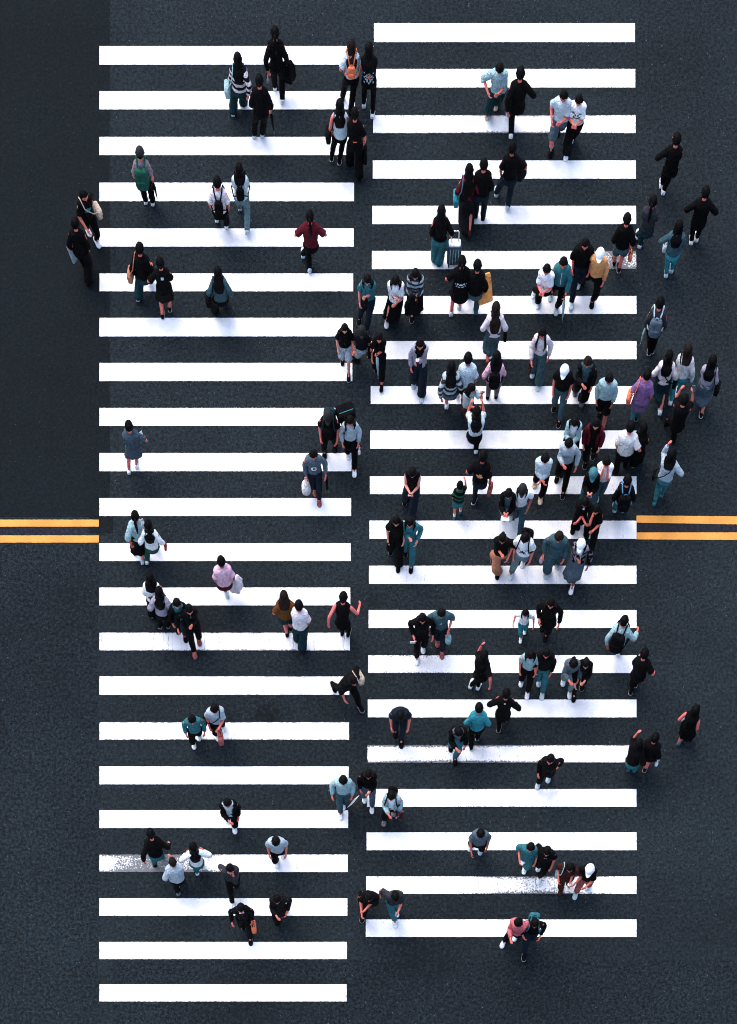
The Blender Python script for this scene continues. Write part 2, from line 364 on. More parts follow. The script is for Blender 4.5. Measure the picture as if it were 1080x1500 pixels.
def limb(mb, p0, p1, p2, prof, n=12, mi=0, seed=0, fold=.006, cap1=True):
    pts = []; rad = []
    smax = prof[-1][0]; S = [prof[0][0]+(smax-prof[0][0])*i/14 for i in range(15)]
    for s in S:
        for a, b in zip(prof, prof[1:]):
            if s <= b[0]+1e-6: t = (s-a[0])/(b[0]-a[0]); r = a[1]+(b[1]-a[1])*t; break
        pts.append(bendpath(p0, p1, p2, s)); rad.append(r)
    mb.tube(pts, rad, n, cap=cap1, mi=mi, wob=fold, seed=seed)
PEOPLE = []
def head_point(d, seed=0):
    """surface of a head (unit: metres, facing +y) along direction d; returns point, tint"""
    x, y, z = d; a, b, c = .0765, .096, .117
    k = 1.0
    if z < 0: x *= 1-.34*z*z; y *= (1-.14*z*z)
    p = V((a*x, b*y, c*z))
    tint = (1, 1, 1)
    if y > 0:
        lx = p.x; lz = p.z
        nose = math.exp(-((lx/.012)**2+((lz+.022)/.022)**2)); p.y += .020*nose
        p.y += .006*math.exp(-((lx/.008)**2+((lz-.005)/.03)**2))
        for s in (-1, 1):
            e = math.exp(-(((lx-s*.031)/.016)**2+((lz-.006)/.011)**2)); p.y -= .007*e
            if ((lx-s*.031)/.015)**2+((lz-.005)/.007)**2 < 1: tint = (.12, .15, .18)
            if ((lx-s*.033)/.022)**2+((lz-.030)/.0065)**2 < 1: tint = (.10, .12, .14)
        mth = math.exp(-((lx/.024)**2+((lz+.060)/.010)**2)); p.y += .006*mth
        if (lx/.024)**2+((lz+.060)/.008)**2 < 1: tint = (.80, .35, .40)
        p.y += .006*math.exp(-((lx/.02)**2+((lz+.100)/.018)**2))
    if abs(y) < .35 and abs(x) > .6 and -.30 < z < .22:
        p.x += math.copysign(.012, x)*math.exp(-((y+.05)/.2)**2)*math.exp(-((z+.03)/.17)**2)
    return p, tint

def P(hx, hy, fx, fy, ang, who, top='k:tee', bot='k:trousers', hair='short', shoe='k', arms=None, acc=(), h=1.66, g=None, fit=1.0, lean=4, hp=12, yaw=0,
      tone=0, hat=None, hc='k', prints=(), hem=None, mask=False, sock=None, sp=None, roll=0):
    PEOPLE.append(dict(hx=hx, hy=hy, fx=fx, fy=fy, ang=ang, who=who, top=top, bot=bot, hair=hair, shoe=shoe, arms=arms, acc=acc, h=h, g=g, fit=fit, lean=lean, hp=hp, yaw=yaw,
      tone=tone, hat=hat, hc=hc, prints=prints, hem=hem, mask=mask, sock=sock, sp=sp, roll=roll))

def make_person(q, idx):
    rnd = random.Random(idx*31+5); ang = R_(q['ang'])
    if q['h'] > 1.5:   # taller people where the planted foot is seen far below the head
        for _ in range(6):
            x_ = NAD+(ground(q['hx'], q['hy'])-NAD)*((CAM_H-.925*q['h'])/CAM_H)
            if x_.y-ground(q['fx'], q['fy']).y > (.30 if math.cos(ang) < 0 else .22) and q['h'] < 1.80: q['h'] += .03
    h = q['h']
    fwd = V((math.sin(ang), math.cos(ang), 0)); right = V((math.cos(ang), -math.sin(ang), 0))
    hd = ground(q['hx'], q['hy']); X = NAD+(hd-NAD)*((CAM_H-.925*h)/CAM_H)
    th = R_(q['lean']); base = X - fwd*(math.sin(th)*.41*h+.012*h)
    root = empty('person', base, -ang); tag(root, 'person in '+q['who'], 'person', 'people crossing the road')
    def loc(w): w = w-base; return V((w.dot(right), w.dot(fwd), w.z))
    # feet
    F = loc(ground(q['fx'], q['fy'])); s1 = 1
    off = -.105*h if fwd.y < -.2 else (.04*h if fwd.y > .2 else -.03*h)
    A = F+V((0, off, 0))
    raw = A.copy()
    m = .35*h
    A.y = max(-m, min(m, A.y)); A.x = max(-.13*h, min(.13*h, A.x))
    if (raw-A).length > .10: print('FOOT', idx, q['who'][:40], 'wanted fwd %.2f lat %.2f' % (raw.y, raw.x))
    side = 1 if A.x > 0 else -1
    if abs(A.x) < .02*h: side = rnd.choice((-1, 1))
    by = q['g']*h if q['g'] is not None else (-.85*A.y if abs(A.y) > .07*h else (-.17*h if fwd.y < 0 else .17*h))
    Bv = V((-side*.05*h if abs(A.x) < .08*h else A.x-side*.11*h, by, 0))
    if q['sp']: bw = loc(ground(*q['sp'])); Bv = V((max(-.2*h, min(.2*h, bw.x)), max(-.3*h, min(.3*h, bw.y+off)), 0))
    feet = {side: A, -side: Bv}
    rear = side if A.y < Bv.y else -side
    stride = abs(A.y-Bv.y)
    hip_z = .505*h
    ank = {}; pitch = {}
    for s in (1, -1):
        p = feet[s].copy(); pt = 0
        z = .043*h
        if s == rear and s == side and fwd.y > .2: pt = 14 if stride > .16*h else 0; z += .012*h*(pt > 0)
        elif s == rear and stride > .16*h: pt = min(48, 95*(stride/h-.10)); z += .13*h*math.sin(R_(pt))*.75; p.y += .035*h
        elif s != rear and stride > .3*h: pt = -10
        p.z = z; ank[s] = p; pitch[s] = R_(pt)
    LT, LS_ = .245*h, .235*h
    drop = 0
    for s in (1, -1):
        a = ank[s]; hor = math.hypot(a.x-s*.052*h, a.y); need = math.sqrt(max(.01, ((LT+LS_)*.992)**2-hor*hor)); drop = max(drop, hip_z-(a.z+need))
    drop = min(drop, (.035 if stride < .36*h else .085)*h); zp = hip_z-drop
    hips = {s: V((s*.052*h, 0, zp)) for s in (1, -1)}; knees = {}
    for s in (1, -1): knees[s], ank[s] = ik(hips[s], ank[s], LT, LS_, V((s*.08, 1, 0)))
    def spine(z): # z is the standing height in units of h
        u = (z-.505)*h; return V((0, math.sin(th)*u, zp+math.cos(th)*u))
    SF = spine(.505)
    fit = q['fit']
    # arms
    if q['arms']: an = q['arms'].split()
    else: an = ['bk' if ank[-1].y > ank[1].y else 'fw', 'fw' if ank[-1].y > ank[1].y else 'bk']; an = [an[0], an[1]] if ank[-1].y <= ank[1].y else [an[0], an[1]]
    if not q['arms']:
        an = ['fw', 'bk'] if ank[1].y > ank[-1].y else ['bk', 'fw']
        if stride < .12*h: an = ['dn', 'dn']
    sh = {}; el = {}; wr = {}
    for s, nm in ((-1, an[0]), (1, an[1])):
        o = ARM[nm]; S = spine(.803)+V((s*.092*h, 0, 0)); T = S+V((s*o[0]*h, o[1]*h, o[2]*h))
        pole = V((s*.5, -1, -.35)) if nm not in ('up', 'fa') else V((s*.18, .15, -1))
        if nm == 'hp': pole = V((s*1.0, -.9, 0))
        E, T = ik(S, T, .172*h, .150*h, pole); sh[s], el[s], wr[s] = S, E, T
    # head frame
    hb = V((0, math.sin(th)*.36*h, 0)); neck0 = spine(.845); HC = neck0+V((0, .012*h+math.sin(th+R_(q['hp'])*.6)*.075*h, math.cos(th+R_(q['hp'])*.4)*.079*h))
    RM = Matrix.Rotation(R_(-q['yaw']), 3, 'Z') @ Matrix.Rotation(-R_(q['hp']), 3, 'X') @ Matrix.Rotation(R_(q['roll']), 3, 'Y')
    hs = h/1.68*1.0 if h > 1.4 else (h/1.68)**.6
    ctx = dict(q=q, root=root, h=h, spine=spine, sh=sh, el=el, wr=wr, HC=HC, RM=RM, hs=hs, ank=ank, knees=knees, hips=hips, pitch=pitch, base=base, ang=ang, rnd=rnd, fit=fit, an=an, idx=idx)
    skeleton(ctx); clothes(ctx); hairdo(ctx)
    return ctx

SKEL = []
def skeleton(c):
    h = c['h']; sp = c['spine']; v = []; r = []; e = []
    def add(p, rad, par=None):
        v.append(tuple(p)); r.append(rad); i = len(v)-1
        if par is not None: e.append((par, i))
        return i
    root = add(sp(.53), .050*h); b1 = add(sp(.64), .050*h, root); b2 = add(sp(.735), .042*h, b1); b3 = add(sp(.785), .026*h, b2); nb = add(sp(.835), .027*h, b3); b2 = b3
    n1 = add(sp(.845).lerp(c['HC'], .45), .027*h, nb); add(sp(.845).lerp(c['HC'], .8), .026*h, n1)
    for s in (1, -1):
        S, E, W = c['sh'][s], c['el'][s], c['wr'][s]
        bare = c['q']['top'].split(':')[1] == 'tank'; a = add(S-V((0, 0, 0 if bare else .010*h)), (.028 if bare else .021)*h, b2); a1 = add(S.lerp(E, .5), .024*h, a); a2 = add(E, .021*h, a1); a3 = add(E.lerp(W, .4), .0205*h, a2); w = add(W, .0135*h, a3)
        d = (W-E).normalized(); inn = V((-s, 0, 0)); inn = (inn-d*inn.dot(d)); inn = inn.normalized() if inn.length > .1 else V((0, 0, -1))
        lat = d.cross(inn).normalized()
        if lat.y < 0: lat = -lat
        k = h/1.68*1.08; pm = add(W+d*.042*k, .022*k, w)
        for j, (o, L) in enumerate(((.026, .062), (.009, .072), (-.009, .067), (-.025, .052))):
            kn = W+d*.082*k+lat*o*k; f0 = add(kn, .0095*k, pm); f1 = add(kn+(d*.8+inn*.45)*L*.5*k, .0085*k, f0); add(kn+(d*1.15+inn*1.25)*L*.5*k, .007*k, f1)
        t0 = add(W+d*.03*k+lat*.034*k+inn*.008*k, .0105*k, pm); add(W+d*.068*k+lat*.052*k+inn*.022*k, .0085*k, t0)
        H, K, A = c['hips'][s], c['knees'][s], c['ank'][s]
        l0 = add(H, .046*h, root); l1 = add(H.lerp(K, .5), .043*h, l0); l2 = add(K, .030*h, l1); l3 = add(K.lerp(A, .35), .032*h, l2); l4 = add(A, .019*h, l3)
        fd = V((0, math.cos(c['pitch'][s]), -math.sin(c['pitch'][s]))); add(A+fd*.05*h-V((0, 0, .012*h)), .018*h, l4)
    me = bpy.data.meshes.new('skeleton'); me.from_pydata(v, e, [])
    ob = bpy.data.objects.new('skeleton', me); C.objects.link(ob)
    bm = bmesh.new(); bm.from_mesh(me); ly = bm.verts.layers.skin.verify(); bm.verts.ensure_lookup_table()
    for i, bv in enumerate(bm.verts): bv[ly].radius = (r[i], r[i]); bv[ly].use_root = (i == 0)
    bm.to_mesh(me); bm.free()
    md = ob.modifiers.new('skin', 'SKIN'); md.use_smooth_shade = True
    sb = ob.modifiers.new('sub', 'SUBSURF'); sb.levels = 1; sb.render_levels = 1
    SKEL.append((ob, c))
def finish_bodies():
    dg = bpy.context.evaluated_depsgraph_get(); dg.update()
    for ob, c in SKEL:
        ev = ob.evaluated_get(dg); me = bpy.data.meshes.new_from_object(ev)
        vs = [v.co.copy() for v in me.vertices]; fs = [tuple(p.vertices) for p in me.polygons]
        bpy.data.meshes.remove(me)
        nb = len(vs); tint = [(1, 1, 1)]*nb
        # the head with its face
        nu, nv = 40, 30; HC, RM, s = c['HC'], c['RM'], c['hs']
        for i in range(nv+1):
            t = -math.pi/2+math.pi*i/nv
            for j in range(nu):
                p = 2*math.pi*j/nu; d = V((math.cos(t)*math.sin(p), math.cos(t)*math.cos(p), math.sin(t)))
                x, tn = head_point(d); vs.append(HC+RM @ (x*s)); tint.append(tn)
        for i in range(nv):
            for j in range(nu):
                k = (j+1) % nu; fs.append((nb+i*nu+j, nb+i*nu+k, nb+(i+1)*nu+k, nb+(i+1)*nu+j))
        m = bpy.data.meshes.new('body'); m.from_pydata(vs, [], fs); m.validate(); m.update()
        at = m.color_attributes.new('Tint', 'FLOAT_COLOR', 'POINT')
        for i, tn in enumerate(tint): at.data[i].color = (*tn, 1)
        m.polygons.foreach_set('use_smooth', [True]*len(m.polygons)); m.materials.append(SKIN[c['q']['tone']])
        o = bpy.data.objects.new('body', m); C.objects.link(o); o.parent = c['root']
        sk = ob.data; bpy.data.objects.remove(ob); bpy.data.meshes.remove(sk)

def torso_ring(c, z, sx=1.0, grow=0.0, n=32, a0=0.0, a1=2*math.pi, fold=.006, seed=0, closed=True, sy=None):
    h = c['h']; rx, ry = lerp_tab(TORSO, z); ctr = c['spine'](z); ring = []
    f = c['fit']
    if z > .80: f = 1+(f-1)*max(0, (.84-z)/.04)
    cnt = n if closed else n+1
    for j in range(cnt):
        a = a0+(a1-a0)*j/n; dx, dy = math.sin(a), math.cos(a)
        p = ctr+V((dx*(rx*h*f*sx+grow), dy*(ry*h*f*(sy or sx)+grow), 0))
        k = noise.noise(V((p.x*9, p.y*9, p.z*7+seed)))*fold*1.6+(.5-abs(noise.noise(V((p.x*10+p.z*5, p.y*8+seed, p.z*11)))*2))*fold*1.3
        if z > .80: k *= .4
        p += V((dx, dy, 0))*k; ring.append(p)
    return ring
def clothes(c):
    q = c['q']; h = c['h']; rnd = c['rnd']; seed = c['idx']*3.7; fit = c['fit']; sp = c['spine']
    tp = q['top'].split(':'); tcol = tp[0]; kind = tp[1]; inner = tp[2] if len(tp) > 2 else None
    cp = tcol.split('/'); tm = cloth(cp[0], cp[1] if len(cp) > 1 else None)
    hem = q['hem'] if q['hem'] else {'dress': .5, 'coat': .36, 'tank': .52, 'crop': .60, 'tee': .548, 'half': .54, 'long': .54, 'jacket': .51}.get(kind, .52)
    zs = [hem+(.845-hem)*i/22 for i in range(23)]; fit = c['fit'] = 1+(c['fit']-1)*.75
    bt = q['bot'].split(':') if q['bot'] else None
    mb = MB()
    def low(z): # below the hip the cloth widens a little round the thighs
        return 1+max(0, .50-z)*1.2
    is_open = kind in ('jacket', 'opencoat')
    if is_open:
        im = MB(); im.loft([torso_ring(c, max(z, .5), .93, 0, seed=seed) for z in [.5+(.845-.5)*i/12 for i in range(13)]])
        im.build('shirt', cloth(inner or 'w'), c['root'])
        gap = .42
        rings = [torso_ring(c, z, 1.06*low(z), .006, a0=gap+(.25 if z > .78 else 0), a1=2*math.pi-gap-(.25 if z > .78 else 0), closed=False, seed=seed, fold=.009) for z in zs[:-1]]
        mb.loft(rings, False, False, closed=False)
    else:
        rings = [torso_ring(c, z, (1.02 if kind == 'tank' else 1.05)*low(z), .004, seed=seed, fold=.008) for z in zs]
        mb.loft(rings)
    # skirt part of a dress
    def skirt(m, z0, z1, flare, seed=0):
        rr = []
        for i in range(13):
            z = z0+(z1-z0)*i/12; zz = z*h-(.505*h-c['hips'][1].z)*min(1, (z/.505))
            pts = []
            for s in (1, -1):
                H, K, A = c['hips'][s], c['knees'][s], c['ank'][s]
                if zz > K.z: t = (H.z-zz)/max(.01, H.z-K.z); pts.append(H.lerp(K, max(0, min(1, t))))
                else: t = (K.z-zz)/max(.01, K.z-A.z); pts.append(K.lerp(A, max(0, min(1, t))))
            ctr = (pts[0]+pts[1])/2; t = i/12
            ex = abs(pts[0].x-pts[1].x)/2; ey = abs(pts[0].y-pts[1].y)/2
            rx, ry = lerp_tab(TORSO, max(z, .46))
            ax = max(rx*h*1.02, ex+.055*h)*(1+flare*t); ay = max(ry*h*1.04, ey*.92+.052*h)*(1+flare*t)
            ring = []
            for j in range(40):
                a = 2*math.pi*j/40; pl = 1+t*.06*math.sin(a*9+seed)+t*.05*math.sin(a*5+seed*2)
                ring.append(V((ctr.x+math.sin(a)*ax*pl, ctr.y+math.cos(a)*ay*pl, zz)))
            rr.append(ring)
        m.loft(rr, True, True)
    if kind == 'dress': skirt(mb, .60, float(bt[1]) if bt and bt[0] == 'hem' else .27, .12, seed)
    # sleeves
    sl = {'tee': 'short', 'dress': 'short', 'tank': None, 'long': 'long', 'jacket': 'long', 'coat': 'long', 'opencoat': 'long', 'crop': 'short', 'half': 'half', 'opentee': 'short'}[kind]
    for s in (1, -1):
        S, E, W = c['sh'][s], c['el'][s], c['wr'][s]
        S0 = S+V((-s*.035*h, 0, -.004*h))
        f = .75+.25*fit
        if sl == 'short': limb(mb, S0, E, W, [(-.12, .030*h), (.0, .040*h), (.2, .043*h*f), (.5, .041*h*f), (.80, .043*h*f)], 12, seed=seed+s)
        elif sl == 'half': limb(mb, S0, E, W, [(0, .040*h), (.22, .047*h*f), (.6, .043*h*f), (1.25, .040*h*f)], 12, seed=seed+s)
        elif sl == 'long': limb(mb, S0, E, W, [(-.12, .030*h), (0, .040*h), (.2, .043*h*f), (.6, .036*h*f), (1.0, .034*h*f), (1.5, .031*h*f), (1.93, .024*h*f)], 12, seed=seed+s, fold=.009)
    nm = {'tee': 'shirt', 'tank': 'tank_top', 'long': 'sweater', 'jacket': 'jacket', 'coat': 'coat', 'opencoat': 'coat', 'dress': 'dress', 'crop': 'shirt', 'half': 'shirt'}[kind]
    to = mb.build(nm, tm, c['root'])
    if is_open:
        sd = to.modifiers.new('thickness', 'SOLIDIFY'); sd.thickness = .006; sd.offset = 0
    # lower body
    if bt and bt[0] != 'hem':
        bm_ = cloth(bt[0]); bk = bt[1]; m = MB()
        if bk in ('trousers', 'wide', 'slim', 'shorts', 'crop'):
            m.loft([torso_ring(c, z, (.99 if z < .51 else .93), 0, seed=seed) for z in (.462, .48, .50, .53, .56, .59)])
            for s in (1, -1):
                H, K, A = c['hips'][s], c['knees'][s], c['ank'][s]; H0 = H+V((-s*.004*h, 0, .015*h))
                pr = {'trousers': [(0, .056*h), (.35, .053*h), (1, .041*h), (1.5, .038*h), (1.97, .033*h)], 'slim': [(0, .054*h), (.35, .050*h), (1, .035*h), (1.4, .034*h), (1.95, .024*h)],
                      'wide': [(0, .058*h), (.35, .060*h), (1, .057*h), (1.5, .058*h), (2.0, .060*h)], 'shorts': [(0, .058*h), (.4, .059*h), (.88, .056*h)], 'crop': [(0, .056*h), (.4, .052*h), (1, .044*h), (1.6, .042*h)]}[bk]
                limb(m, H0, K, A, pr, 14, seed=seed+s*2, fold=.010)
            m.build('shorts' if bk == 'shorts' else 'trousers', bm_, c['root'])
        else:
            z1 = {'skirt': .28, 'mini': .36, 'maxi': .09, 'midi': .17}[bk]
            skirt(m, .60, z1, .10 if bk != 'mini' else .18, seed); m.build('skirt', bm_, c['root'])
    # shoes
    scol = {'lt': 'lb', 'o': 'bk'}.get(q['shoe'], q['shoe'])
    for s in (1, -1):
        A = c['ank'][s]; pt = c['pitch'][s]; fd = V((0, math.cos(pt), -math.sin(pt))); up = V((0, math.sin(pt), math.cos(pt))); m = MB(); m2 = MB()
        rs = []; rs2 = []
        for (y, w, zt) in ((-.040, .012, .030), (-.034, .022, .046), (-.015, .026, .052), (.01, .026, .050), (.035, .027, .036), (.06, .031, .027), (.085, .030, .020), (.102, .022, .014), (.111, .010, .008)):
            ctr = A+fd*(y*h)-up*(.043*h); ring = []; ring2 = []
            for j in range(12):
                a = 2*math.pi*j/12; cx = math.sin(a)*w*h; cz = max(0.004*h, (math.cos(a)*.5+.5)*zt*h) if math.cos(a) < 0.95 else zt*h
                ring.append(ctr+V((cx, 0, 0))+up*(cz+.004*h)); ring2.append(ctr+V((cx*1.06, 0, 0))+up*(.009*h if math.cos(a) > 0 else 0))
            rs.append(ring); rs2.append(ring2)
        m.loft(rs, mi=0); m.loft(rs2, mi=1)
        lo = min(p[2] for p in m.v+m.v)
        dz = .011-min(p[2] for p in m.v) if min(p[2] for p in m.v) < .011 else 0
        if dz: m.v = [(p[0], p[1], p[2]+dz) for p in m.v]
        m.build('shoe', [cloth(scol, None, .6), cloth('ow' if q['shoe'] in ('k', 'w', 'g', 'dk') and (c['idx'] % 3 or q['shoe'] == 'w') else scol, None, .6)], c['root'])
        if q['sock']:
            m = MB(); K = c['knees'][s]; m.tube([A+V((0, 0, -.005)), A.lerp(K, .12), A.lerp(K, .30)], [.0215*h, .0225*h, .030*h], 10); m.build('sock', cloth(q['sock']), c['root'])
    # printed graphics on the shirt
    for (side, col, z0, px, rows) in q['prints']:
        m = MB(); ny = len(rows); nx = max(len(r) for r in rows); grow = .014 if not is_open else .02
        def sf(u, z):
            rx, ry = lerp_tab(TORSO, z); a = u/(rx*h*fit*1.05+grow)
            a = max(-1.3, min(1.3, a)); sg = 1 if side == 'front' else -1
            return sp(z)+V((math.sin(a)*(rx*h*fit*1.05*low(z)+grow)*sg, math.cos(a)*(ry*h*fit*1.05*low(z)+grow)*sg, 0))
        gv = []; gf = []; gm = []
        for iy in range(ny+1):
            for ix in range(nx+1):
                u = (ix-nx/2)*px; gv.append(sf(-u if side == 'front' else u, z0-iy*px/h))
        for iy in range(ny):
            for ix in range(nx):
                q0 = iy*(nx+1)+ix; on = ix < len(rows[iy]) and rows[iy][ix] == '#'
                m.f.append((q0, q0+1, q0+nx+2, q0+nx+1)); m.mi.append(0 if on else 1)
        m.v = [tuple(p) for p in gv]
        o = m.build('print', [cloth(col), tm], to)
    if q['mask']:
        m = MB(); rr = []
        for i in range(7):
            t = -.85+.75*i/6; ring = []
            for j in range(13):
                p = -1.0+2.0*j/12; d = V((math.cos(t)*math.sin(p), math.cos(t)*math.cos(p), math.sin(t))); x, _ = head_point(d)
                ring.append(c['HC']+c['RM'] @ (x*c['hs']*1.0+d*.009))
            rr.append(ring)
        m.loft(rr, False, False, closed=False); o = m.build('face_mask', cloth('w'), c['root']); o.modifiers.new('thickness', 'SOLIDIFY').thickness = .003

_cm = {}
def capmat(k):
    if k not in _cm: _cm[k] = plain('cap_'+k, COL[k], 0.8)
    return _cm[k]
def hairdo(c):
    q = c['q']; st = q['hair']; HC, RM, s, h = c['HC'], c['RM'], c['hs'], c['h']; seed = c['idx']*1.9; sp = c['spine']
    if q['hat'] and st == 'short': st = 'under'
    hm = HAIR[q['hc']]; nph = 44; nt_ = 12; m = MB()
    long = {'long': .70, 'vlong': .62, 'mid': .785, 'bob': .815}.get(st)
    rings = []
    def wrap(a): return (a+math.pi) % (2*math.pi)-math.pi
    tk = .016 if st not in ('under',) else .007
    cols = []
    for j in range(nph):
        ph = wrap(2*math.pi*j/nph); col = []; f = abs(ph)
        if f < .75: tm = 60
        elif f < 1.25: tm = 60+(f-.75)/.5*40
        elif f < 1.9: tm = 100+(f-1.25)/.65*12 if not long else 106
        else: tm = 122 if not long else 108
        if not long and 1.25 <= f < 1.9: tm = 98
        tm += 5*noise.noise(V((ph*3, seed, 0)))
        for i in range(nt_+1):
            t = R_(tm)*i/nt_; d = V((math.sin(t)*math.sin(ph), math.sin(t)*math.cos(ph), math.cos(t)))
            x, _ = head_point(d); k = tk*(1+.35*noise.noise(V((d.x*5, d.y*5, d.z*3+seed))))+.006*noise.noise(V((ph*8, t*2.5, seed)))+.005*noise.noise(V((d.x*17, d.y*17, d.z*9+seed)))
            if i == nt_: k *= .45 if not (long and f > .9) else 1
            col.append(HC+RM @ ((x+d*k)*s))
        if long:
            w = min(1, max(0, (f-.66)/.26)); pe = col[-1]; ze0 = (pe.z-c['hips'][1].z)/h+.505
            zend = long+.018*noise.noise(V((ph*4, seed, 3)))+(0.02 if f < 1.3 else 0)
            for i in range(1, 11):
                k = i/10*w; z = ze0+(min(zend, ze0)-ze0)*k
                rx, ry = lerp_tab(TORSO, z); pc = sp(z)
                sq = math.sin(ph); cq = math.cos(ph)
                ax = .062*h+.018*h*math.sin(k*3)-.012*h*max(0, k-.6)/.4; 
                if z < .80: ay = ry*h*c['fit']*1.06+.016
                else: ay = .046*h+(ry*h*c['fit']+.016-.046*h)*max(0, min(1, (.86-z)/.06)) if z < .86 else .046*h
                x_ = sq*ax; sg = max(-1, min(1, cq*4.5)); ro = (1-min(.85, (x_/(rx*h*c['fit']+.001))**2))**.5 if z < .84 else abs(cq)
                tgt = pc+V((x_, sg*(ay*ro+((.012 if cq < 0 else .034) if z < .84 else 0)), 0)); bl = min(1, k*1.7)
                p = V((pe.x+(tgt.x-pe.x)*bl, pe.y+(tgt.y-pe.y)*bl, tgt.z))
                if cq < -.2 and z < .83: p.y = min(p.y, tgt.y)
                p += V((sq, cq, 0))*(.006*noise.noise(V((ph*7, z*12, seed)))+.005*noise.noise(V((ph*16, z*5, seed))))
                if w == 0: p = pe+V((0, 0, -.0002*i))
                col.append(p)
        cols.append(col)
    n = len(cols[0]); rings = [[cols[j][i] for j in range(nph)] for i in range(n)]
    m.loft(rings, cap0=True, cap1=False)
    if st in ('pony', 'tail'):
        b = HC+RM @ (V((0, -.105, .035))*s); b0 = HC+RM @ (V((0, -.085, .03))*s); ze = .72
        pts = [b0, b, b+V((0, -.03, -.03)), b+V((0, -.04, -.09)), V((b.x+.01, min(b.y-.02, sp(.80).y-.075*h), sp(.78).z)), V((b.x+.012, sp(ze).y-.08*h, sp(ze).z))]
        m.tube(pts, [.018, .022, .030, .032, .026, .008], 10, wob=.006, seed=seed)
    if st == 'bun':
        b = HC+RM @ (V((0, -.085, .075))*s); m.sbox(b, (.036, .036, .033), .9)
    if st == 'low':  # low bun or tied hair at the nape
        b = HC+RM @ (V((0, -.10, -.02))*s); m.sbox(b, (.034, .032, .04), .9)
    o = m.build('hair', hm, c['root'])
    if q['hat']:
        hk = q['hat']; m = MB(); rr = []
        for i in range(10):
            t = R_(88)*i/9; ring = []
            for j in range(28):
                p = 2*math.pi*j/28; d = V((math.sin(t)*math.sin(p), math.sin(t)*math.cos(p), math.cos(t))); x, _ = head_point(d); ring.append(HC+RM @ ((x+d*.024)*s+V((0, 0, .008))))
            rr.append(ring)
        m.loft(rr, True, True); hm2 = capmat(hk); ho = m.build('cap', hm2, c['root'])
        m = MB(); rr = []
        for i in range(6):
            ring = []
            for j in range(13):
                p = -1.0+2.0*j/12; k = .105+.070*i/5*max(0, math.cos(p*1.4)); ring.append(HC+RM @ (V((math.sin(p)*(.088+.0*i), math.cos(p)*k+.012, .030-.012*(i/5)))*s))
            rr.append(ring)
        m.loft(rr, False, False, closed=False); b = m.build('brim', hm2, ho); b.modifiers.new('thickness', 'SOLIDIFY').thickness = .004

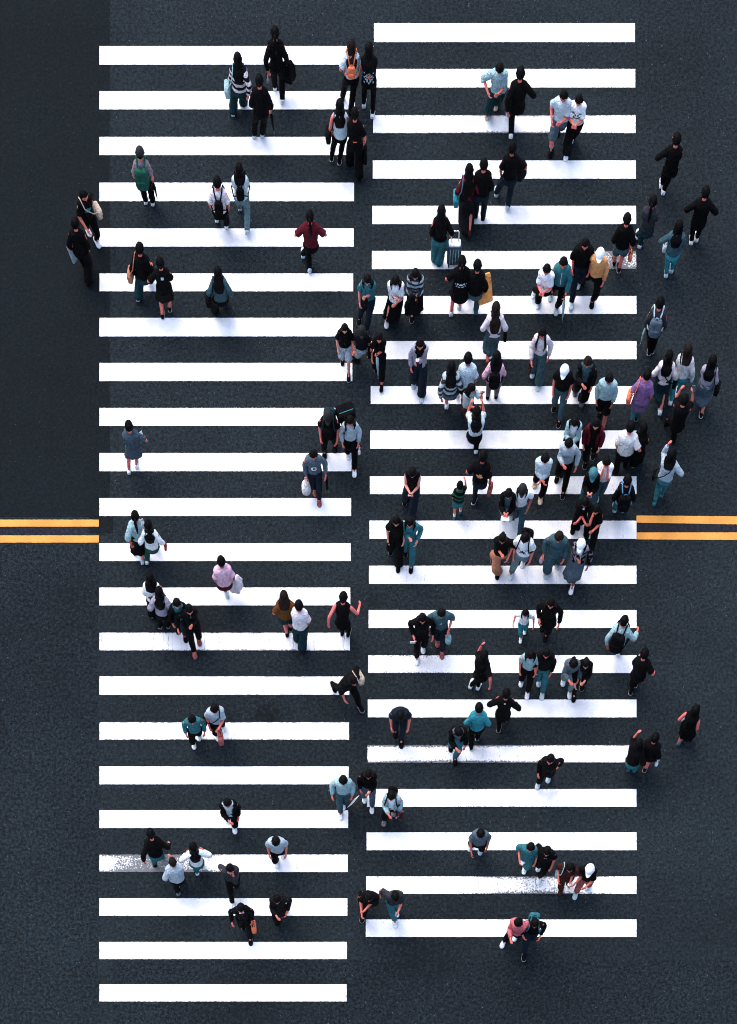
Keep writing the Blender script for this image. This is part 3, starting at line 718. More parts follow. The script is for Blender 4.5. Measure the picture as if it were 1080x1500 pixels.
# ---------------------------------------------------------------- things people carry or wear on a strap
ACCN = []
def accessory(c, spec):
    kind, slot, col, desc = spec[:4]; q = c['q']; h = c['h']; rnd = c['rnd']; fit = c['fit']
    sgn = -1 if slot == 'L' else 1
    M = Matrix.Translation(c['base']) @ Matrix.Rotation(-c['ang'], 4, 'Z')
    E, W = c['el'][sgn], c['wr'][sgn]; d = (W-E).normalized(); hand = W+d*.075; mat = cloth(col)
    sp = c['spine']; name, cat, org = kind, kind, hand
    parts = []
    if kind == 'backpack':
        ctr = sp(.70)+V((0, -(.070*h*fit+.078), 0)); org = ctr; R3 = Matrix.Rotation(-R_(q['lean']), 3, 'X')
        k = spec[4] if len(spec) > 4 else 1.0
        m = MB(); m.sbox(ctr, (.135*k, .075*k, .215*k), .5, R3); parts.append(('pack_body', m, mat))
        m = MB(); m.sbox(ctr+R3 @ V((0, -.075*k, -.075*k)), (.10*k, .035*k, .095*k), .5, R3); parts.append(('front_pocket', m, mat))
        sc_ = cloth(spec[5]) if len(spec) > 5 else mat
        for s in (1, -1):
            def T(z, x, y): return sp(z)+V((s*x*h, y*h, 0))
            g_ = fit*1.07
            pts = [ctr+V((s*.06*k, .05, .17*k)), T(.852, .052, -.035), T(.868, .055, .0), T(.845, .062, .052*g_), T(.78, .075, .075*g_), T(.70, .086, .070*g_), T(.655, .108*g_, .02), T(.62, .085*g_, -.070*g_), ctr+V((s*.10*k, .05, -.15*k))]
            m = MB(); m.tube(pts, .015, 8); parts.append(('strap', m, sc_))
        m = MB(); m.tube([ctr+V((-.03, .03, .20*k)), ctr+V((-.02, .03, .245*k)), ctr+V((.02, .03, .245*k)), ctr+V((.03, .03, .20*k))], .008, 6); parts.append(('top_handle', m, sc_))
    elif kind in ('shoulder_bag', 'crossbody_bag', 'fanny_bag'):
        k = spec[4] if len(spec) > 4 else 1.0
        ctr = sp(.52)+V((sgn*(.108*h*fit+.055*k+.02), -.01, 0)); org = ctr
        m = MB(); m.sbox(ctr, (.055*k, .15*k, .12*k), .4); parts.append(('pouch', m, mat))
        m = MB(); m.sbox(ctr+V((sgn*.03*k, 0, .045*k)), (.038*k, .14*k, .065*k), .4); parts.append(('flap', m, mat))
        o = -sgn if kind == 'crossbody_bag' else sgn
        g_ = fit*1.08
        def T(z, x, y): return sp(z)+V((x*h, y*h, 0))
        m = MB()
        if o == sgn: pts = [ctr+V((0, .11*k, .09*k)), T(.70, sgn*.085*g_, .070*g_), T(.80, sgn*.082, .062*g_), T(.862, sgn*.072, .008), T(.80, sgn*.082, -.062*g_), T(.70, sgn*.085*g_, -.072*g_), ctr+V((0, -.11*k, .09*k))]
        else: pts = [ctr+V((0, .11*k, .09*k)), T(.60, sgn*.07*g_, .064*g_), T(.70, sgn*.01, .080*g_), T(.78, -sgn*.045, .078*g_), T(.845, -sgn*.055, .045), T(.866, -sgn*.056, .0), T(.84, -sgn*.053, -.05), T(.76, -sgn*.035, -.080*g_), T(.68, sgn*.02, -.080*g_), T(.60, sgn*.07*g_, -.068*g_), ctr+V((0, -.11*k, .09*k))]
        m.tube(pts, .010, 8); parts.append(('strap', m, mat))
        cat = 'bag'
    elif kind in ('handbag', 'shopping_bag', 'tote_bag', 'plastic_bag'):
        k = spec[4] if len(spec) > 4 else 1.0; zz = .30*k
        hx = {'handbag': (.055, .15, .11), 'shopping_bag': (.07, .15, .19), 'tote_bag': (.045, .17, .17), 'plastic_bag': (.10, .13, .16)}[kind]
        ctr = hand+V((sgn*.02, 0, -.04-(hx[2]+.09)*k)); org = ctr
        if ctr.z-hx[2]*k < .03: ctr.z = .03+hx[2]*k
        m = MB(); m.sbox(ctr, tuple(x*k for x in hx), .45 if kind != 'plastic_bag' else .75, taper=-.12 if kind != 'shopping_bag' else 0); parts.append(('bag_body', m, mat))
        for s in (1, -1):
            m = MB(); t = ctr.z+hx[2]*k*.9
            m.tube([V((ctr.x+s*.025, ctr.y+.07*k, t)), V((ctr.x+s*.015, ctr.y+.035*k, hand.z-.01)), V((hand.x, hand.y, hand.z+.0)), V((ctr.x+s*.015, ctr.y-.035*k, hand.z-.01)), V((ctr.x+s*.025, ctr.y-.07*k, t))], .007, 6); parts.append(('handle', m, cloth('k') if kind != 'plastic_bag' else mat))
        cat = 'bag'
    elif kind == 'umbrella':
        L = .62; dv = V((sgn*.05, .10, -1)).normalized()
        if hand.z < .68: L = max(.3, hand.z/abs(dv.z)-.06)
        a = hand; m = MB(); m.tube([a+dv*.06, a+dv*.10, a+dv*.22, a+dv*L*.9], [.010, .026, .030, .008], 10, wob=.006); parts.append(('folded_canopy', m, mat))
        m = MB(); m.tube([a+dv*L*.85, a+dv*(L+.05)], [.005, .003], 6); parts.append(('tip', m, M_METAL))
        m = MB(); m.tube([a+dv*.08, a-dv*.03, a-dv*.07+V((0, .015, 0)), a-dv*.085+V((0, .04, 0)), a-dv*.06+V((0, .055, 0))], .011, 8); parts.append(('grip', m, cloth('k')))
    elif kind == 'phone':
        n_ = V((0, -.75, .65)); R3 = Matrix.Rotation(R_(-40), 3, 'X'); o_ = hand+V((0, .02, .02)); org = o_
        m = MB(); m.sbox(o_, (.037, .006, .075), .3, Matrix.Rotation(R_(-45), 3, 'X')); parts.append(('phone_case', m, mat))
        m = MB(); r3 = Matrix.Rotation(R_(-45), 3, 'X'); m.sbox(o_+r3 @ V((0, -.0065, 0)), (.033, .002, .068), .25, r3); parts.append(('screen', m, M_SCREEN))
    elif kind in ('sheet_of_paper', 'board', 'booklet', 'fan'):
        sz = {'sheet_of_paper': (.11, .004, .15), 'board': (.20, .012, .30), 'booklet': (.09, .010, .12), 'fan': (.10, .004, .11)}[kind]
        if len(spec) > 4: sz = spec[4]
        tl = spec[5] if len(spec) > 5 else (-50 if slot == 'L' or True else 0)
        r3 = Matrix.Rotation(R_(spec[6]) if len(spec) > 6 else 0, 3, 'Z') @ Matrix.Rotation(R_(tl), 3, 'X')
        o_ = hand+V((0, .03, 0)) + (V((sgn*.03, 0, -sz[2]*.6)) if abs(tl) < 25 else V((0, .04, 0))); org = o_
        if kind == 'board' and o_.z < sz[2]+.02: o_.z = sz[2]+.02
        m = MB(); m.sbox(o_, sz, .12, r3, nu=20, nv=8); parts.append(('panel', m, mat))
        m = MB(); m.sbox(o_+r3 @ V((0, -sz[1]*.9, sz[2]*.25)), (sz[0]*.6, sz[1]*.4, sz[2]*.10), .12, r3, nu=12, nv=6); parts.append(('lettering_band', m, cloth('lg' if col in ('w', 'ow') else col)))
        if kind == 'board': 
            m = MB(); m.tube([o_+r3 @ V((-.05, 0, sz[2]*.95)), hand, o_+r3 @ V((.05, 0, sz[2]*.95))], .006, 6); parts.append(('handle', m, cloth('k')))
        cat = {'sheet_of_paper': 'paper', 'board': 'flat bag', 'booklet': 'booklet', 'fan': 'hand fan'}[kind]
        if kind == 'board': name = 'flat_bag'
    elif kind == 'bouquet':
        o_ = hand+V((sgn*.02, .07, .05)); org = o_
        for i in range(16):
            a = rnd.random()*6.28; rr = rnd.random()*.10; m = MB(); p = o_+V((math.cos(a)*rr, math.sin(a)*rr, .06+rnd.random()*.05)); m.sbox(p, (.024, .024, .02), .9, nu=8, nv=6)
            parts.append(('flower', m, cloth(rnd.choice(['r', 'mag', 'mv', 'br', 'dk']))))
        m = MB(); m.tube([o_+V((0, 0, .07)), o_, o_+V((0, -.02, -.13))], [.085, .045, .018], 12); parts.append(('wrapping', m, mat))
    elif kind == 'drink_cup':
        o_ = hand+V((0, .015, .03)); org = o_
        m = MB(); m.tube([o_+V((0, 0, -.06)), o_+V((0, 0, .06))], [.028, .038], 14); parts.append(('cup_body', m, mat))
        m = MB(); m.tube([o_+V((0, 0, .060)), o_+V((0, 0, .075))], [.041, .036], 14); parts.append(('lid', m, cloth('w')))
        m = MB(); m.tube([o_+V((0, 0, .07)), o_+V((.01, 0, .14))], .005, 6); parts.append(('straw', m, cloth('k')))
        cat = 'cup'
    elif kind == 'suitcase':
        o_ = V((.33, .10, .33)); org = V((.33, .10, 0)); m = MB(); m.sbox(o_, (.155, .11, .26), .28, nu=20); parts.append(('shell', m, mat))
        m = MB()
        for dx in (-.09, -.03, .03, .09): m.tube([o_+V((dx, -.110, -.21)), o_+V((dx, -.114, 0)), o_+V((dx, -.110, .21))], .008, 6)
        parts.append(('ridge', m, cloth('lg')))
        for s in (1, -1):
            for t in (1, -1):
                m = MB(); m.tube([V((o_.x+s*.11-.012, o_.y+t*.08, .045)), V((o_.x+s*.11+.012, o_.y+t*.08, .045))], .034, 12); parts.append(('wheel', m, M_RUBBER))
        m = MB(); t = .66
        m.tube([o_+V((-.08, .05, .24)), o_+V((-.08, .02, .54)), o_+V((-.06, .02, .57)), o_+V((.06, .02, .57)), o_+V((.08, .02, .54)), o_+V((.08, .05, .24))], .012, 8); parts.append(('pull_handle', m, cloth('w')))
        m = MB(); m.sbox(o_+V((0, 0, .255)), (.13, .085, .03), .3); parts.append(('top_panel', m, cloth('w')))
    elif kind == 'jacket_over_arm':
        o_ = hand+V((sgn*.03, 0, -.12)); org = o_; m = MB(); rs = []
        for i in range(10):
            t = i/9; ring = []
            for j in range(18):
                a = 6.283*j/18; w = .05+.09*math.sin(min(1, t*1.3)*1.6); ring.append(o_+V((math.sin(a)*w*(1+.25*math.sin(a*3+t*5)), math.cos(a)*(w*.7), .20-.45*t)) + V((0, .02*math.sin(a*4), 0)))
            rs.append(ring)
        m.loft(rs); parts.append(('folded_cloth', m, mat))
        m = MB(); m.tube([o_+V((sgn*.05, .05, .15)), o_+V((sgn*.12, .06, 0)), o_+V((sgn*.10, .04, -.30))], [.035, .045, .04], 10, wob=.01); parts.append(('sleeve', m, mat))
        name, cat = 'carried_jacket', 'jacket'
    elif kind == 'box_bag':
        o_ = sp(.76)+V((.10, -.30, 0)); org = o_; r3 = Matrix.Rotation(R_(20), 3, 'Z'); m = MB(); m.sbox(o_, (.20, .15, .11), .3, r3); parts.append(('case_body', m, mat))
        m = MB(); m.sbox(o_+r3 @ V((0, .05, .108)), (.16, .007, .004), .2, r3); parts.append(('trim', m, cloth('bt')))
        m = MB(); m.tube([o_+r3 @ V((.08, .05, .10)), sp(.872)+V((.095, -.02, 0)), sp(.80)+V((.10, .115, 0)), sp(.68)+V((.13, .09, 0)), sp(.60)+V((.16, -.04, 0)), o_+r3 @ V((.12, .02, -.1))], .012, 8); parts.append(('strap', m, mat))
        cat = 'bag'
    root = empty(name, M @ org, -c['ang'])
    nm = q['who']
    tag(root, desc, cat, None)
    for pn, m, mt in parts:
        m.v = [tuple(V(p)-org) for p in m.v]
        m.build(pn, mt, root)
    ACCN.append(desc)
# ---------------------------------------------------------------- who stands where (head and foot measured on the photograph)
EYES = [".##...##.","#..#.#..#","#..#.#..#",".##...##.","..#####.."]
BURST = ["#..#..#","..#.#..",".##.##.","#.###.#",".##.##.","..#.#..","#..#..#"]
LINES = ["..##.#.##..","#.#.###.#.#","...........",".#.##.##.#."]
CEE = [".####.","##..##","##....","##....","##..##",".####."]
WORD = ["#.##.#.##.##"]
BLOB = [".##..",".####","#####",".###."]
FACE = ["#.....#",".#.#.#.","..###..","..###..",".##.##."]
# top left
P(403,49,403,134,0,"black top with teal scarf, dark ponytail, white shoes, nearest the top edge",'k:long','k:trousers','pony','w',arms='bk bg',acc=[('jacket_over_arm','R','k',"black jacket hanging over the arm of the teal-scarfed walker"),('handbag','L','mv',"small lilac pouch held by the teal-scarfed walker at the top",.5)],h=1.64,prints=())
P(348,84,342,172,0,"black and white striped sweater, long hair and dark teal trousers",'pw/stripe_kk:long','dt:wide','long','lt',fit=1.18,acc=[('shoulder_bag','L','lt',"pale teal shoulder bag over the black-and-white striped sweater")],h=1.6,sp=(357,158))
P(380,119,369,205,2,"loose black clothes and trousers walking just right of the black-and-white striped sweater",'k:half','k:trousers','low','lt',fit=1.1,arms='dn bg',acc=[('umbrella','R','k',"folded black umbrella held beside the loose black clothes, top left")],h=1.62,g=.1)
P(515,67,500,150,0,"pale blue-grey tee with an orange bag at the back, left of gap",'lb:tee','k:trousers','long','k',arms='pk ph',acc=[('backpack','L','o',"orange furry little backpack on a pale blue-grey tee",.6)],h=1.62,hc='b')
P(541,73,533,160,3,"black hooded top with a pale burst print on the back",'k:long','k:slim','long','w',arms='ch ch',h=1.64,prints=[('back','lg',.70,.035,BURST),('back','o',.665,.03,[".#.","###",".#."])],fit=1.1)
P(498,155,485,238,3,"white vest and tight black trousers with long dark hair",'lb:tank','k:slim','long','k',arms='bg ph',acc=[('shoulder_bag','L','k',"black shoulder bag beside the white vest at the top")],h=1.62,g=.05,tone=3)
P(520,167,513,245,0,"baggy black outfit carrying a black and red bag near the gap",'k:tee','k:wide','low','k',arms='ch bg',acc=[('tote_bag','R','k',"black tote held by the baggy black outfit near the gap",.9)],h=1.62,prints=[('back','o',.62,.03,["###"])])
P(205,225,214,301,2,"grey-brown tee with green backpack on the left",'mv:tee','k:trousers','short','w',arms='dn dn',acc=[('backpack','L','gr',"green backpack on the grey-brown tee",1.1),('umbrella','R','k',"folded black umbrella in the hand of the green backpack wearer")],hat='kk',h=1.62,g=.12)
P(122,282,147,364,150,"black tee with teal print and beige waist bag, left of the stripes",'k:tee','k:slim','short','w',acc=[('crossbody_bag','L','be',"beige bag strapped across the black tee left of the stripes",1.0)],h=1.68,prints=[('front','bt',.76,.03,BLOB)],sp=(132,345))
P(110,327,127,395,5,"all black left of the stripes with a pale folder",'k:long','k:wide','short','k',arms='bg dn',acc=[('board','L','lg',"pale teal-edged folder held at the far left",(.07,.012,.22),-12,60)],h=1.6)
P(318,265,332,337,0,"cream tee, white shoes and slim black bag on the back",'pw:tee','k:trousers','short','w',acc=[('backpack','L','k',"slim black backpack on the cream tee",.7)],h=1.66,sp=(318,327))
P(350,245,352,311,0,"pale blue blouse, light jeans and tiny black backpack",'lb:half','lj:trousers','mid','lt',arms='ph ph',acc=[('backpack','L','k',"tiny black backpack on the pale blue blouse",.65)],h=1.6,fit=1.08)
P(454,315,454,403,0,"dark red tee and black trousers beside the centre gap",'r:tee','k:trousers','pony','lt',arms='hp hp',h=1.66,sp=(443,380),fit=1.1)
P(204,362,200,444,10,"black jacket and dark teal trousers with orange and cream bag",'k:long','dt:wide','short','dk',arms='bg pk',acc=[('shoulder_bag','L','tan',"tan and cream bag at the left hip of the black jacket",1.0)],h=1.66,fit=1.12,sp=(220,415))
P(235,386,239,469,355,"black dress with bare calves and a pale back patch",'k:dress','','low','k',arms='hp fw',h=1.6,prints=[('back','lb',.80,.03,["##","##"])],fit=1.06,g=.1)
P(319,397,315,460,0,"grey-teal blouse, long hair and black trousers alone",'mt:long','k:wide','long','k',arms='pk hd',acc=[('shoulder_bag','L','k',"black shoulder bag of the grey-teal blouse")],h=1.6,sp=(329,440),fit=1.08)
# top right
P(733,93,713,177,187,"pale teal shirt and wide dark teal trousers looking down",'lt:half','dt:wide','short','be',arms='ph hp',h=1.66,fit=1.12,hp=35,sp=(725,163))
P(763,105,748,207,4,"long black jacket and trousers beside the pale teal shirt",'k:long','k:trousers','short','w',arms='bk hp',h=1.72,hem=.49,sp=(741,170),fit=1.1)
P(827,135,805,232,192,"white tee, grey shorts and pale socks linking arms",'lb:tee','g:shorts','short','k',arms='ph pk',h=1.70,fit=1.15,sock='lt',tone=3,prints=[],hp=20,sp=(816,200))
P(849,143,828,237,192,"white tee with green eye print and wide black trousers",'w:tee','k:wide','short','w',arms='ph ph',h=1.62,prints=[('front','gr',.76,.030,EYES)],fit=1.1,hp=25,sp=(836,210))
P(688,246,679,311,0,"red top under long black hair and dark long skirt",'r:long','kk:maxi','vlong','br',arms='pk hd',acc=[('shoulder_bag','L','bt',"bright teal shoulder bag over the red top")],h=1.6)
P(709,242,697,321,0,"black hoodie and navy trousers beside the red top",'k:long','n:trousers','short','k',arms='pk dn',h=1.64,fit=1.12,g=.08)
P(751,215,743,312,3,"black shirt and navy jeans with black rucksack on one side",'k:tee','n:trousers','short','lt',arms='dn hp',acc=[('jacket_over_arm','R','kk',"black rucksack-like bundle under the arm of the black shirt")],h=1.68,sp=(727,290),tone=2)
P(647,310,643,392,0,"long hair, black top and bright teal flared jeans",'k:long','t:wide','vlong','t',arms='dn hd',acc=[('suitcase','R','mt',"silver-grey suitcase with white pull handle rolling behind the teal jeans")],h=1.62,g=.10)
P(992,203,971,287,5,"all black with elbow out, topmost right of the stripes",'k:long','k:slim','short','w',arms='hp ph',h=1.68,g=.18)
P(957,293,936,365,15,"dark green-black jacket and teal-grey jeans walking right of stripes",'dk:long','dt:trousers','pony','w',arms='ph ph',h=1.64,sp=(930,352),fit=1.1,tone=3)
P(1034,282,1012,360,5,"black hooded top and white-soled shoes at the far right",'k:long','k:slim','short','w',arms='hp hp',h=1.64,fit=1.12,g=.15)
P(995,331,975,408,8,"pale teal cardigan and bright blue jeans right of the stripes",'mt:long','bt:slim','long','lt',arms='hp fw',acc=[('handbag','L','w',"white handbag of the pale teal cardigan",.8)],h=1.6,fit=1.12,g=.15)
P(919,321,906,401,5,"black tee, grey-teal shorts and red-orange pouch",'k:half','mt:shorts','short','k',arms='dn bg',acc=[('handbag','R','o',"red-orange pouch hanging beside grey-teal shorts",.8)],h=1.62,tone=3,g=.15)
P(539,407,526,475,187,"teal cardigan over white with a dark bob, in the gap",'t:tee:w','n:trousers','mid','k',arms='ch dn',acc=[('handbag','L','k',"black handbag of the teal cardigan in the gap",.7)],h=1.6,hp=25,tone=1)
P(580,406,566,482,185,"white tee, long black skirt and dark bob holding a phone",'w:tee','k:maxi','mid','w',arms='ph ch',acc=[('phone','R','lt',"phone held over the white tee and black skirt")],h=1.62,fit=1.15,hp=30,tone=1,prints=[('front','g',.70,.03,BLOB)],sp=(578,468))
P(609,397,603,474,185,"charcoal sweater and black skirt with a folded coat on the arm",'dk/stripe_lg:long','k:midi','mid','k',arms='ph ph',acc=[('jacket_over_arm','R','k',"black coat folded over the arm of the charcoal sweater")],h=1.62,fit=1.12,hp=30,tone=1)
P(505,480,502,535,180,"black tee and pale grey shorts, left of a trio",'k:tee','lg:shorts','mid','k',arms='dn dn',h=1.42,fit=1.15,tone=1,prints=[('front','mus',.68,.02,["#",".","#"])])
P(530,481,524,533,180,"black cap, black tee and pale blue-grey shorts",'kk:tee','lg:shorts','short','k',arms='dn pk',h=1.45,fit=1.12,hat='k',sp=(516,530))
P(556,493,551,546,185,"black tee with shoulder strap and bare ankles holding a white umbrella",'k:tee','k:crop','long','k',arms='ch dn',acc=[('umbrella','L','lt',"folded pale umbrella held by the girl with bare ankles"),('shoulder_bag','R','k',"black shoulder bag of the walker with a pale umbrella",.7)],h=1.45)
P(616,502,606,568,185,"open lilac-grey shirt over black tee and dark navy trousers",'lil:jacket:k','n:wide','short','lt',arms='ch dn',acc=[('drink_cup','L','r',"dark red drink cup carried by the open lilac-grey shirt")],h=1.64,hp=18,tone=0)
P(677,384,661,465,0,"long black tee with white back print and bare legs",'k:tee','k:mini','pony','lt',arms='hp fw',h=1.62,hem=.38,prints=[('back','lb',.69,.026,LINES)],fit=1.15,g=.12,tone=3)
P(700,387,697,464,0,"black top and grey-teal jeans carrying a flat orange bag",'k:long','mt:trousers','low','t',arms='fw bg',acc=[('board','R','o2',"large flat orange bag carried beside grey-teal jeans",(.16,.03,.28),-28,20)],h=1.62,fit=1.1,sp=(687,435))
P(727,451,718,518,0,"pinkish white top, very long brown hair and teal skirt",'pw:long','mt:midi','vlong','br',arms='hd hd',h=1.62,hc='b',fit=1.12,acc=[('handbag','R','k',"small black bag of the long brown-haired walker",.7)])
P(802,390,787,454,195,"white tee with red print and white sneakers on black jeans",'w:tee','k:trousers','short','lt',arms='ph ph',h=1.6,fit=1.12,tone=3,prints=[('front','rr',.64,.02,["##","."," ##"])],sp=(776,438),hp=20)
P(826,382,814,463,188,"teal bomber jacket with pale front stripe and black trousers",'t:long','k:trousers','short','lt',arms='fw dn',h=1.64,fit=1.12,acc=[('umbrella','L','lt',"pale teal umbrella in the hand of the teal bomber jacket")],prints=[('front','lb',.80,.014,["#"]*26)],sp=(806,440),hp=18)
P(858,354,846,423,188,"loose black tee and dark jeans behind the yellow-orange shirt",'k:half','n:trousers','short','lt',arms='dn dn',h=1.70,fit=1.25,hp=20,tone=3)
P(880,368,866,453,190,"white cap, yellow-orange shirt and black trousers",'ye:long','k:trousers','under','k',hat='w',arms='dn bk',h=1.64,fit=1.08,sp=(853,418))
P(795,487,779,555,190,"white long top, long black hair and teal wide trousers",'pw:long','mt:wide','vlong','lt',arms='bg fw',acc=[('handbag','R','br',"dark red bag held against teal wide trousers",.6)],h=1.62,hp=14,tone=3)
# middle right
P(662,536,654,602,3,"black and grey striped sweater, grey shorts and white shoes",'dk/stripe_lg:long','g:shorts','long','w',arms='bk pk',h=1.62,fit=1.2,tone=3,sp=(671,584))
P(686,526,679,598,0,"pale blue tee and black shorts between striped sweater and pink cardigan",'lb:tee','k:shorts','short','k',arms='dn dn',h=1.68,fit=1.15,tone=2,g=.1)
P(728,523,714,587,5,"pink cardigan, lilac trousers and black backpack",'pk:long','mv:slim','mid','k',arms='pk fw',acc=[('backpack','L','k',"black backpack on the pink cardigan",.9)],h=1.62,g=.15)
P(690,566,686,612,140,"pale teal tee reaching a black phone sideways in the crowd",'lt:tee','br:trousers','mid','br',arms='up ph',h=1.5,acc=[('phone','L','k',"black phone held out sideways by a pale teal tee")],hp=20)
P(699,602,697,667,0,"short white top, long straight hair and black trousers, arms raised",'lb:crop','k:trousers','long','w',arms='up up',h=1.6,fit=1.15,sp=(686,646))
P(828,540,811,602,195,"white cap, black tee and grey-teal trousers",'k:tee','mt:trousers','under','k',hat='w',arms='dn dn',h=1.62,fit=1.2,hp=25,roll=8)
P(862,525,851,597,187,"open black coat over teal shirt and mauve shoes",'kk:opencoat:mt','k:wide','short','mv',arms='dn ph',h=1.70,fit=1.12,hp=25,hc='b',sp=(842,582))
P(893,553,878,612,190,"pale teal oversized shirt, black shorts and dark bare legs",'lt:long','k:shorts','short','k',arms='dn dn',h=1.62,fit=1.25,tone=2,hp=20)
P(948,550,931,618,15,"purple dress over teal leggings",'pur:dress','t:slim','bun','k',arms='pk dn',acc=[('shoulder_bag','L','o',"orange handbag beside the purple dress",.9)],h=1.62,fit=1.08)
P(967,445,950,522,8,"dark green-black sweater wearing a grey backpack with pale straps",'dk:long','k:slim','short','k',arms='dn dn',acc=[('backpack','L','g',"grey backpack with pale straps on a dark sweater",1.0,'lb'),('umbrella','L','lt',"pale folded umbrella held left of the grey backpack")],h=1.68,g=.1)
P(981,520,965,577,8,"pinkish white blouse, black hair and dark teal wide skirt",'pw:long','dt:midi','long','lt',arms='hd hd',h=1.6,fit=1.12,acc=[('crossbody_bag','R','k',"black crossbody bag over the pinkish white blouse",.7)])
P(1008,513,991,582,12,"off-white top and bright teal jeans right of the stripes",'ow:long','bt:slim','mid','w',arms='ph bg',h=1.62,fit=1.1,acc=[('crossbody_bag','R','lt',"small pale crossbody bag above bright teal jeans",.6)],hc='b')
P(1044,529,1022,592,12,"pale lilac top and floating grey skirt at the far right",'lil:long','g:midi','long','k',arms='ph dn',h=1.6,fit=1.08,acc=[('shoulder_bag','R','k',"black shoulder bag over the floating grey skirt",.9)])
P(1003,584,985,652,15,"black clothes striding with one leg kicked left, cuffs teal",'k:tee','k:trousers','short','k',arms='up up',h=1.66,sp=(972,620),tone=0,acc=[('phone','R','bt',"teal phone raised by the striding walker in black")])
P(984,667,968,730,15,"white blouse with black body strap and bright teal jeans",'lg:long','t:slim','mid','t',arms='up hp',h=1.62,fit=1.15,acc=[('crossbody_bag','L','k',"small black crossbody bag on the white blouse",.6)])
P(920,702,912,752,3,"black top with blue-strapped backpack at the crossing edge",'k:half','t:trousers','short','lt',arms='dn dn',acc=[('backpack','L','k',"black backpack with blue straps at the crossing edge",1.0,'sky')],h=1.64,sp=(900,752),fit=1.08)
P(843,614,838,668,190,"pale teal cardigan over white, texting behind the grey sweater",'lt:jacket:w','k:skirt','mid','k',arms='ph ph',h=1.6,hp=32,tone=0,acc=[('phone','L','k',"phone of the person texting in the pale teal cardigan")])
P(874,618,856,688,190,"dark red cardigan over a black top",'r:jacket:k','k:trousers','mid','k',arms='dn dn',h=1.64,hp=16,tone=1)
P(834,647,815,706,192,"grey sweater with dark lettering and black trousers",'lg:long','k:trousers','short','k',arms='hd ph',h=1.66,fit=1.15,hp=28,prints=[('front','g',.72,.018,LINES)])
P(924,625,901,696,12,"white shirt and black trousers holding a companion's arm",'ow:tee','k:trousers','short','k',arms='dn ou',h=1.72,fit=1.25)
P(943,626,927,686,12,"black top and long black hair right of the white shirt",'k:long','k:wide','vlong','w',arms='ph ph',h=1.6,g=.2)
P(799,668,791,740,185,"white sweater with teal hem, black trousers and beige shoes",'lb:long','k:trousers','short','be',arms='st st',h=1.66,fit=1.12,hp=28,sp=(783,714))
P(870,689,852,738,188,"teal-blue cap and black jacket holding a phone",'k:long','mt:trousers','under','k',hat='t',arms='ph ph',h=1.62,hp=30,tone=1,acc=[('phone','R','k',"phone of the person in the teal-blue cap")])
P(889,676,874,734,185,"white tee and grey jeans touching the chin, hair in bun",'w:tee','mt:trousers','bun','lt',arms='fa fa',h=1.6,fit=1.1,hp=15,tone=0)
P(858,730,838,784,188,"black tee with a teal collar scarf and folded arms",'k:tee:t','k:trousers','short','k',arms='fo fo',h=1.66,hp=28,fit=1.12,tone=3,prints=[('front','lb',.83,.02,["##","##"])],sp=(846,778))
P(874,743,859,790,190,"black tee and trousers raising one hand to the face",'k:tee','k:trousers','mid','k',arms='ph fa',h=1.62,hp=18,tone=0)
P(605,688,593,740,187,"black sleeveless top, wide navy trousers and phone in both hands",'k:tank','n:wide','mid','k',arms='ph ph',h=1.62,hp=32,tone=1,acc=[('phone','R','lb',"phone held by the black sleeveless top")])
P(708,667,693,742,15,"black tee with orange print leading a small child",'k:tee','n:slim','short','k',arms='ou bg',acc=[('handbag','R','bk',"brick-red square bag beside the child's parent",.9)],h=1.68,prints=[('back','ye',.74,.03,BLOB),('back','mv',.685,.03,["####"])],tone=2,fit=1.15,sp=(697,712))
P(674,712,665,762,8,"small child in green-black striped tee, teal shorts, white socks",'gr/stripe_k:tee','t:shorts','short','t',arms='dn up',h=1.12,sock='w',fit=1.2,g=.1)
P(581,761,572,812,185,"black blouse and black trousers with white wristband",'k:tee','k:wide','mid','k',arms='dn dn',h=1.6,hp=20,tone=1,fit=1.08,acc=[('phone','R','k',"black phone hanging in the hand of the black blouse")])
P(601,763,594,815,187,"dark teal jacket and teal jeans with hand on chest",'t:long','t:trousers','mid','k',arms='pk ch',h=1.6,hp=22,tone=1)
P(746,718,738,764,188,"black hair, teal top under black jacket and white booklet",'k:jacket:mt','lj:trousers','mid','w',arms='ph ph',h=1.58,hp=28,tone=0,acc=[('booklet','R','w',"white open booklet in the hands of a black-jacketed girl")],sp=(747,764))
P(766,714,757,763,188,"white tee, black cap and grey jeans beside the booklet reader",'w:tee','mt:trousers','mid','w',hat='k',arms='pk dn',h=1.58,hp=18,tone=2)
P(737,784,728,850,188,"black tee and wide tan trousers",'k:half','tan:wide','low','k',arms='pk ch',h=1.62,hp=25,tone=0,fit=1.15,sp=(722,824))
P(770,785,746,851,197,"white tee with dark print and grey-teal jeans, arms hanging",'w:tee','lj:trousers','short','w',arms='dn dn',h=1.70,fit=1.18,hp=28,acc=[('backpack','L','k',"black backpack worn over the white printed tee")],prints=[('front','dk',.73,.035,FACE)],sp=(765,830))
P(820,782,799,849,192,"grey-teal tracksuit, largest figure beside the white cap",'mt:long','mt:wide','short','lt',arms='dn hd',h=1.74,fit=1.2,hp=28,hc='b',prints=[('front','n',.735,.022,WORD)],acc=[('plastic_bag','R','pk',"small pink and white bag held by the grey-teal tracksuit",.4)])
P(852,795,831,843,195,"white cap and open checked shirt over a pale top",'mv/check_k:jacket:w','g:midi','mid','w',hat='w',arms='hd ch',h=1.6,fit=1.08,hp=20,tone=2)
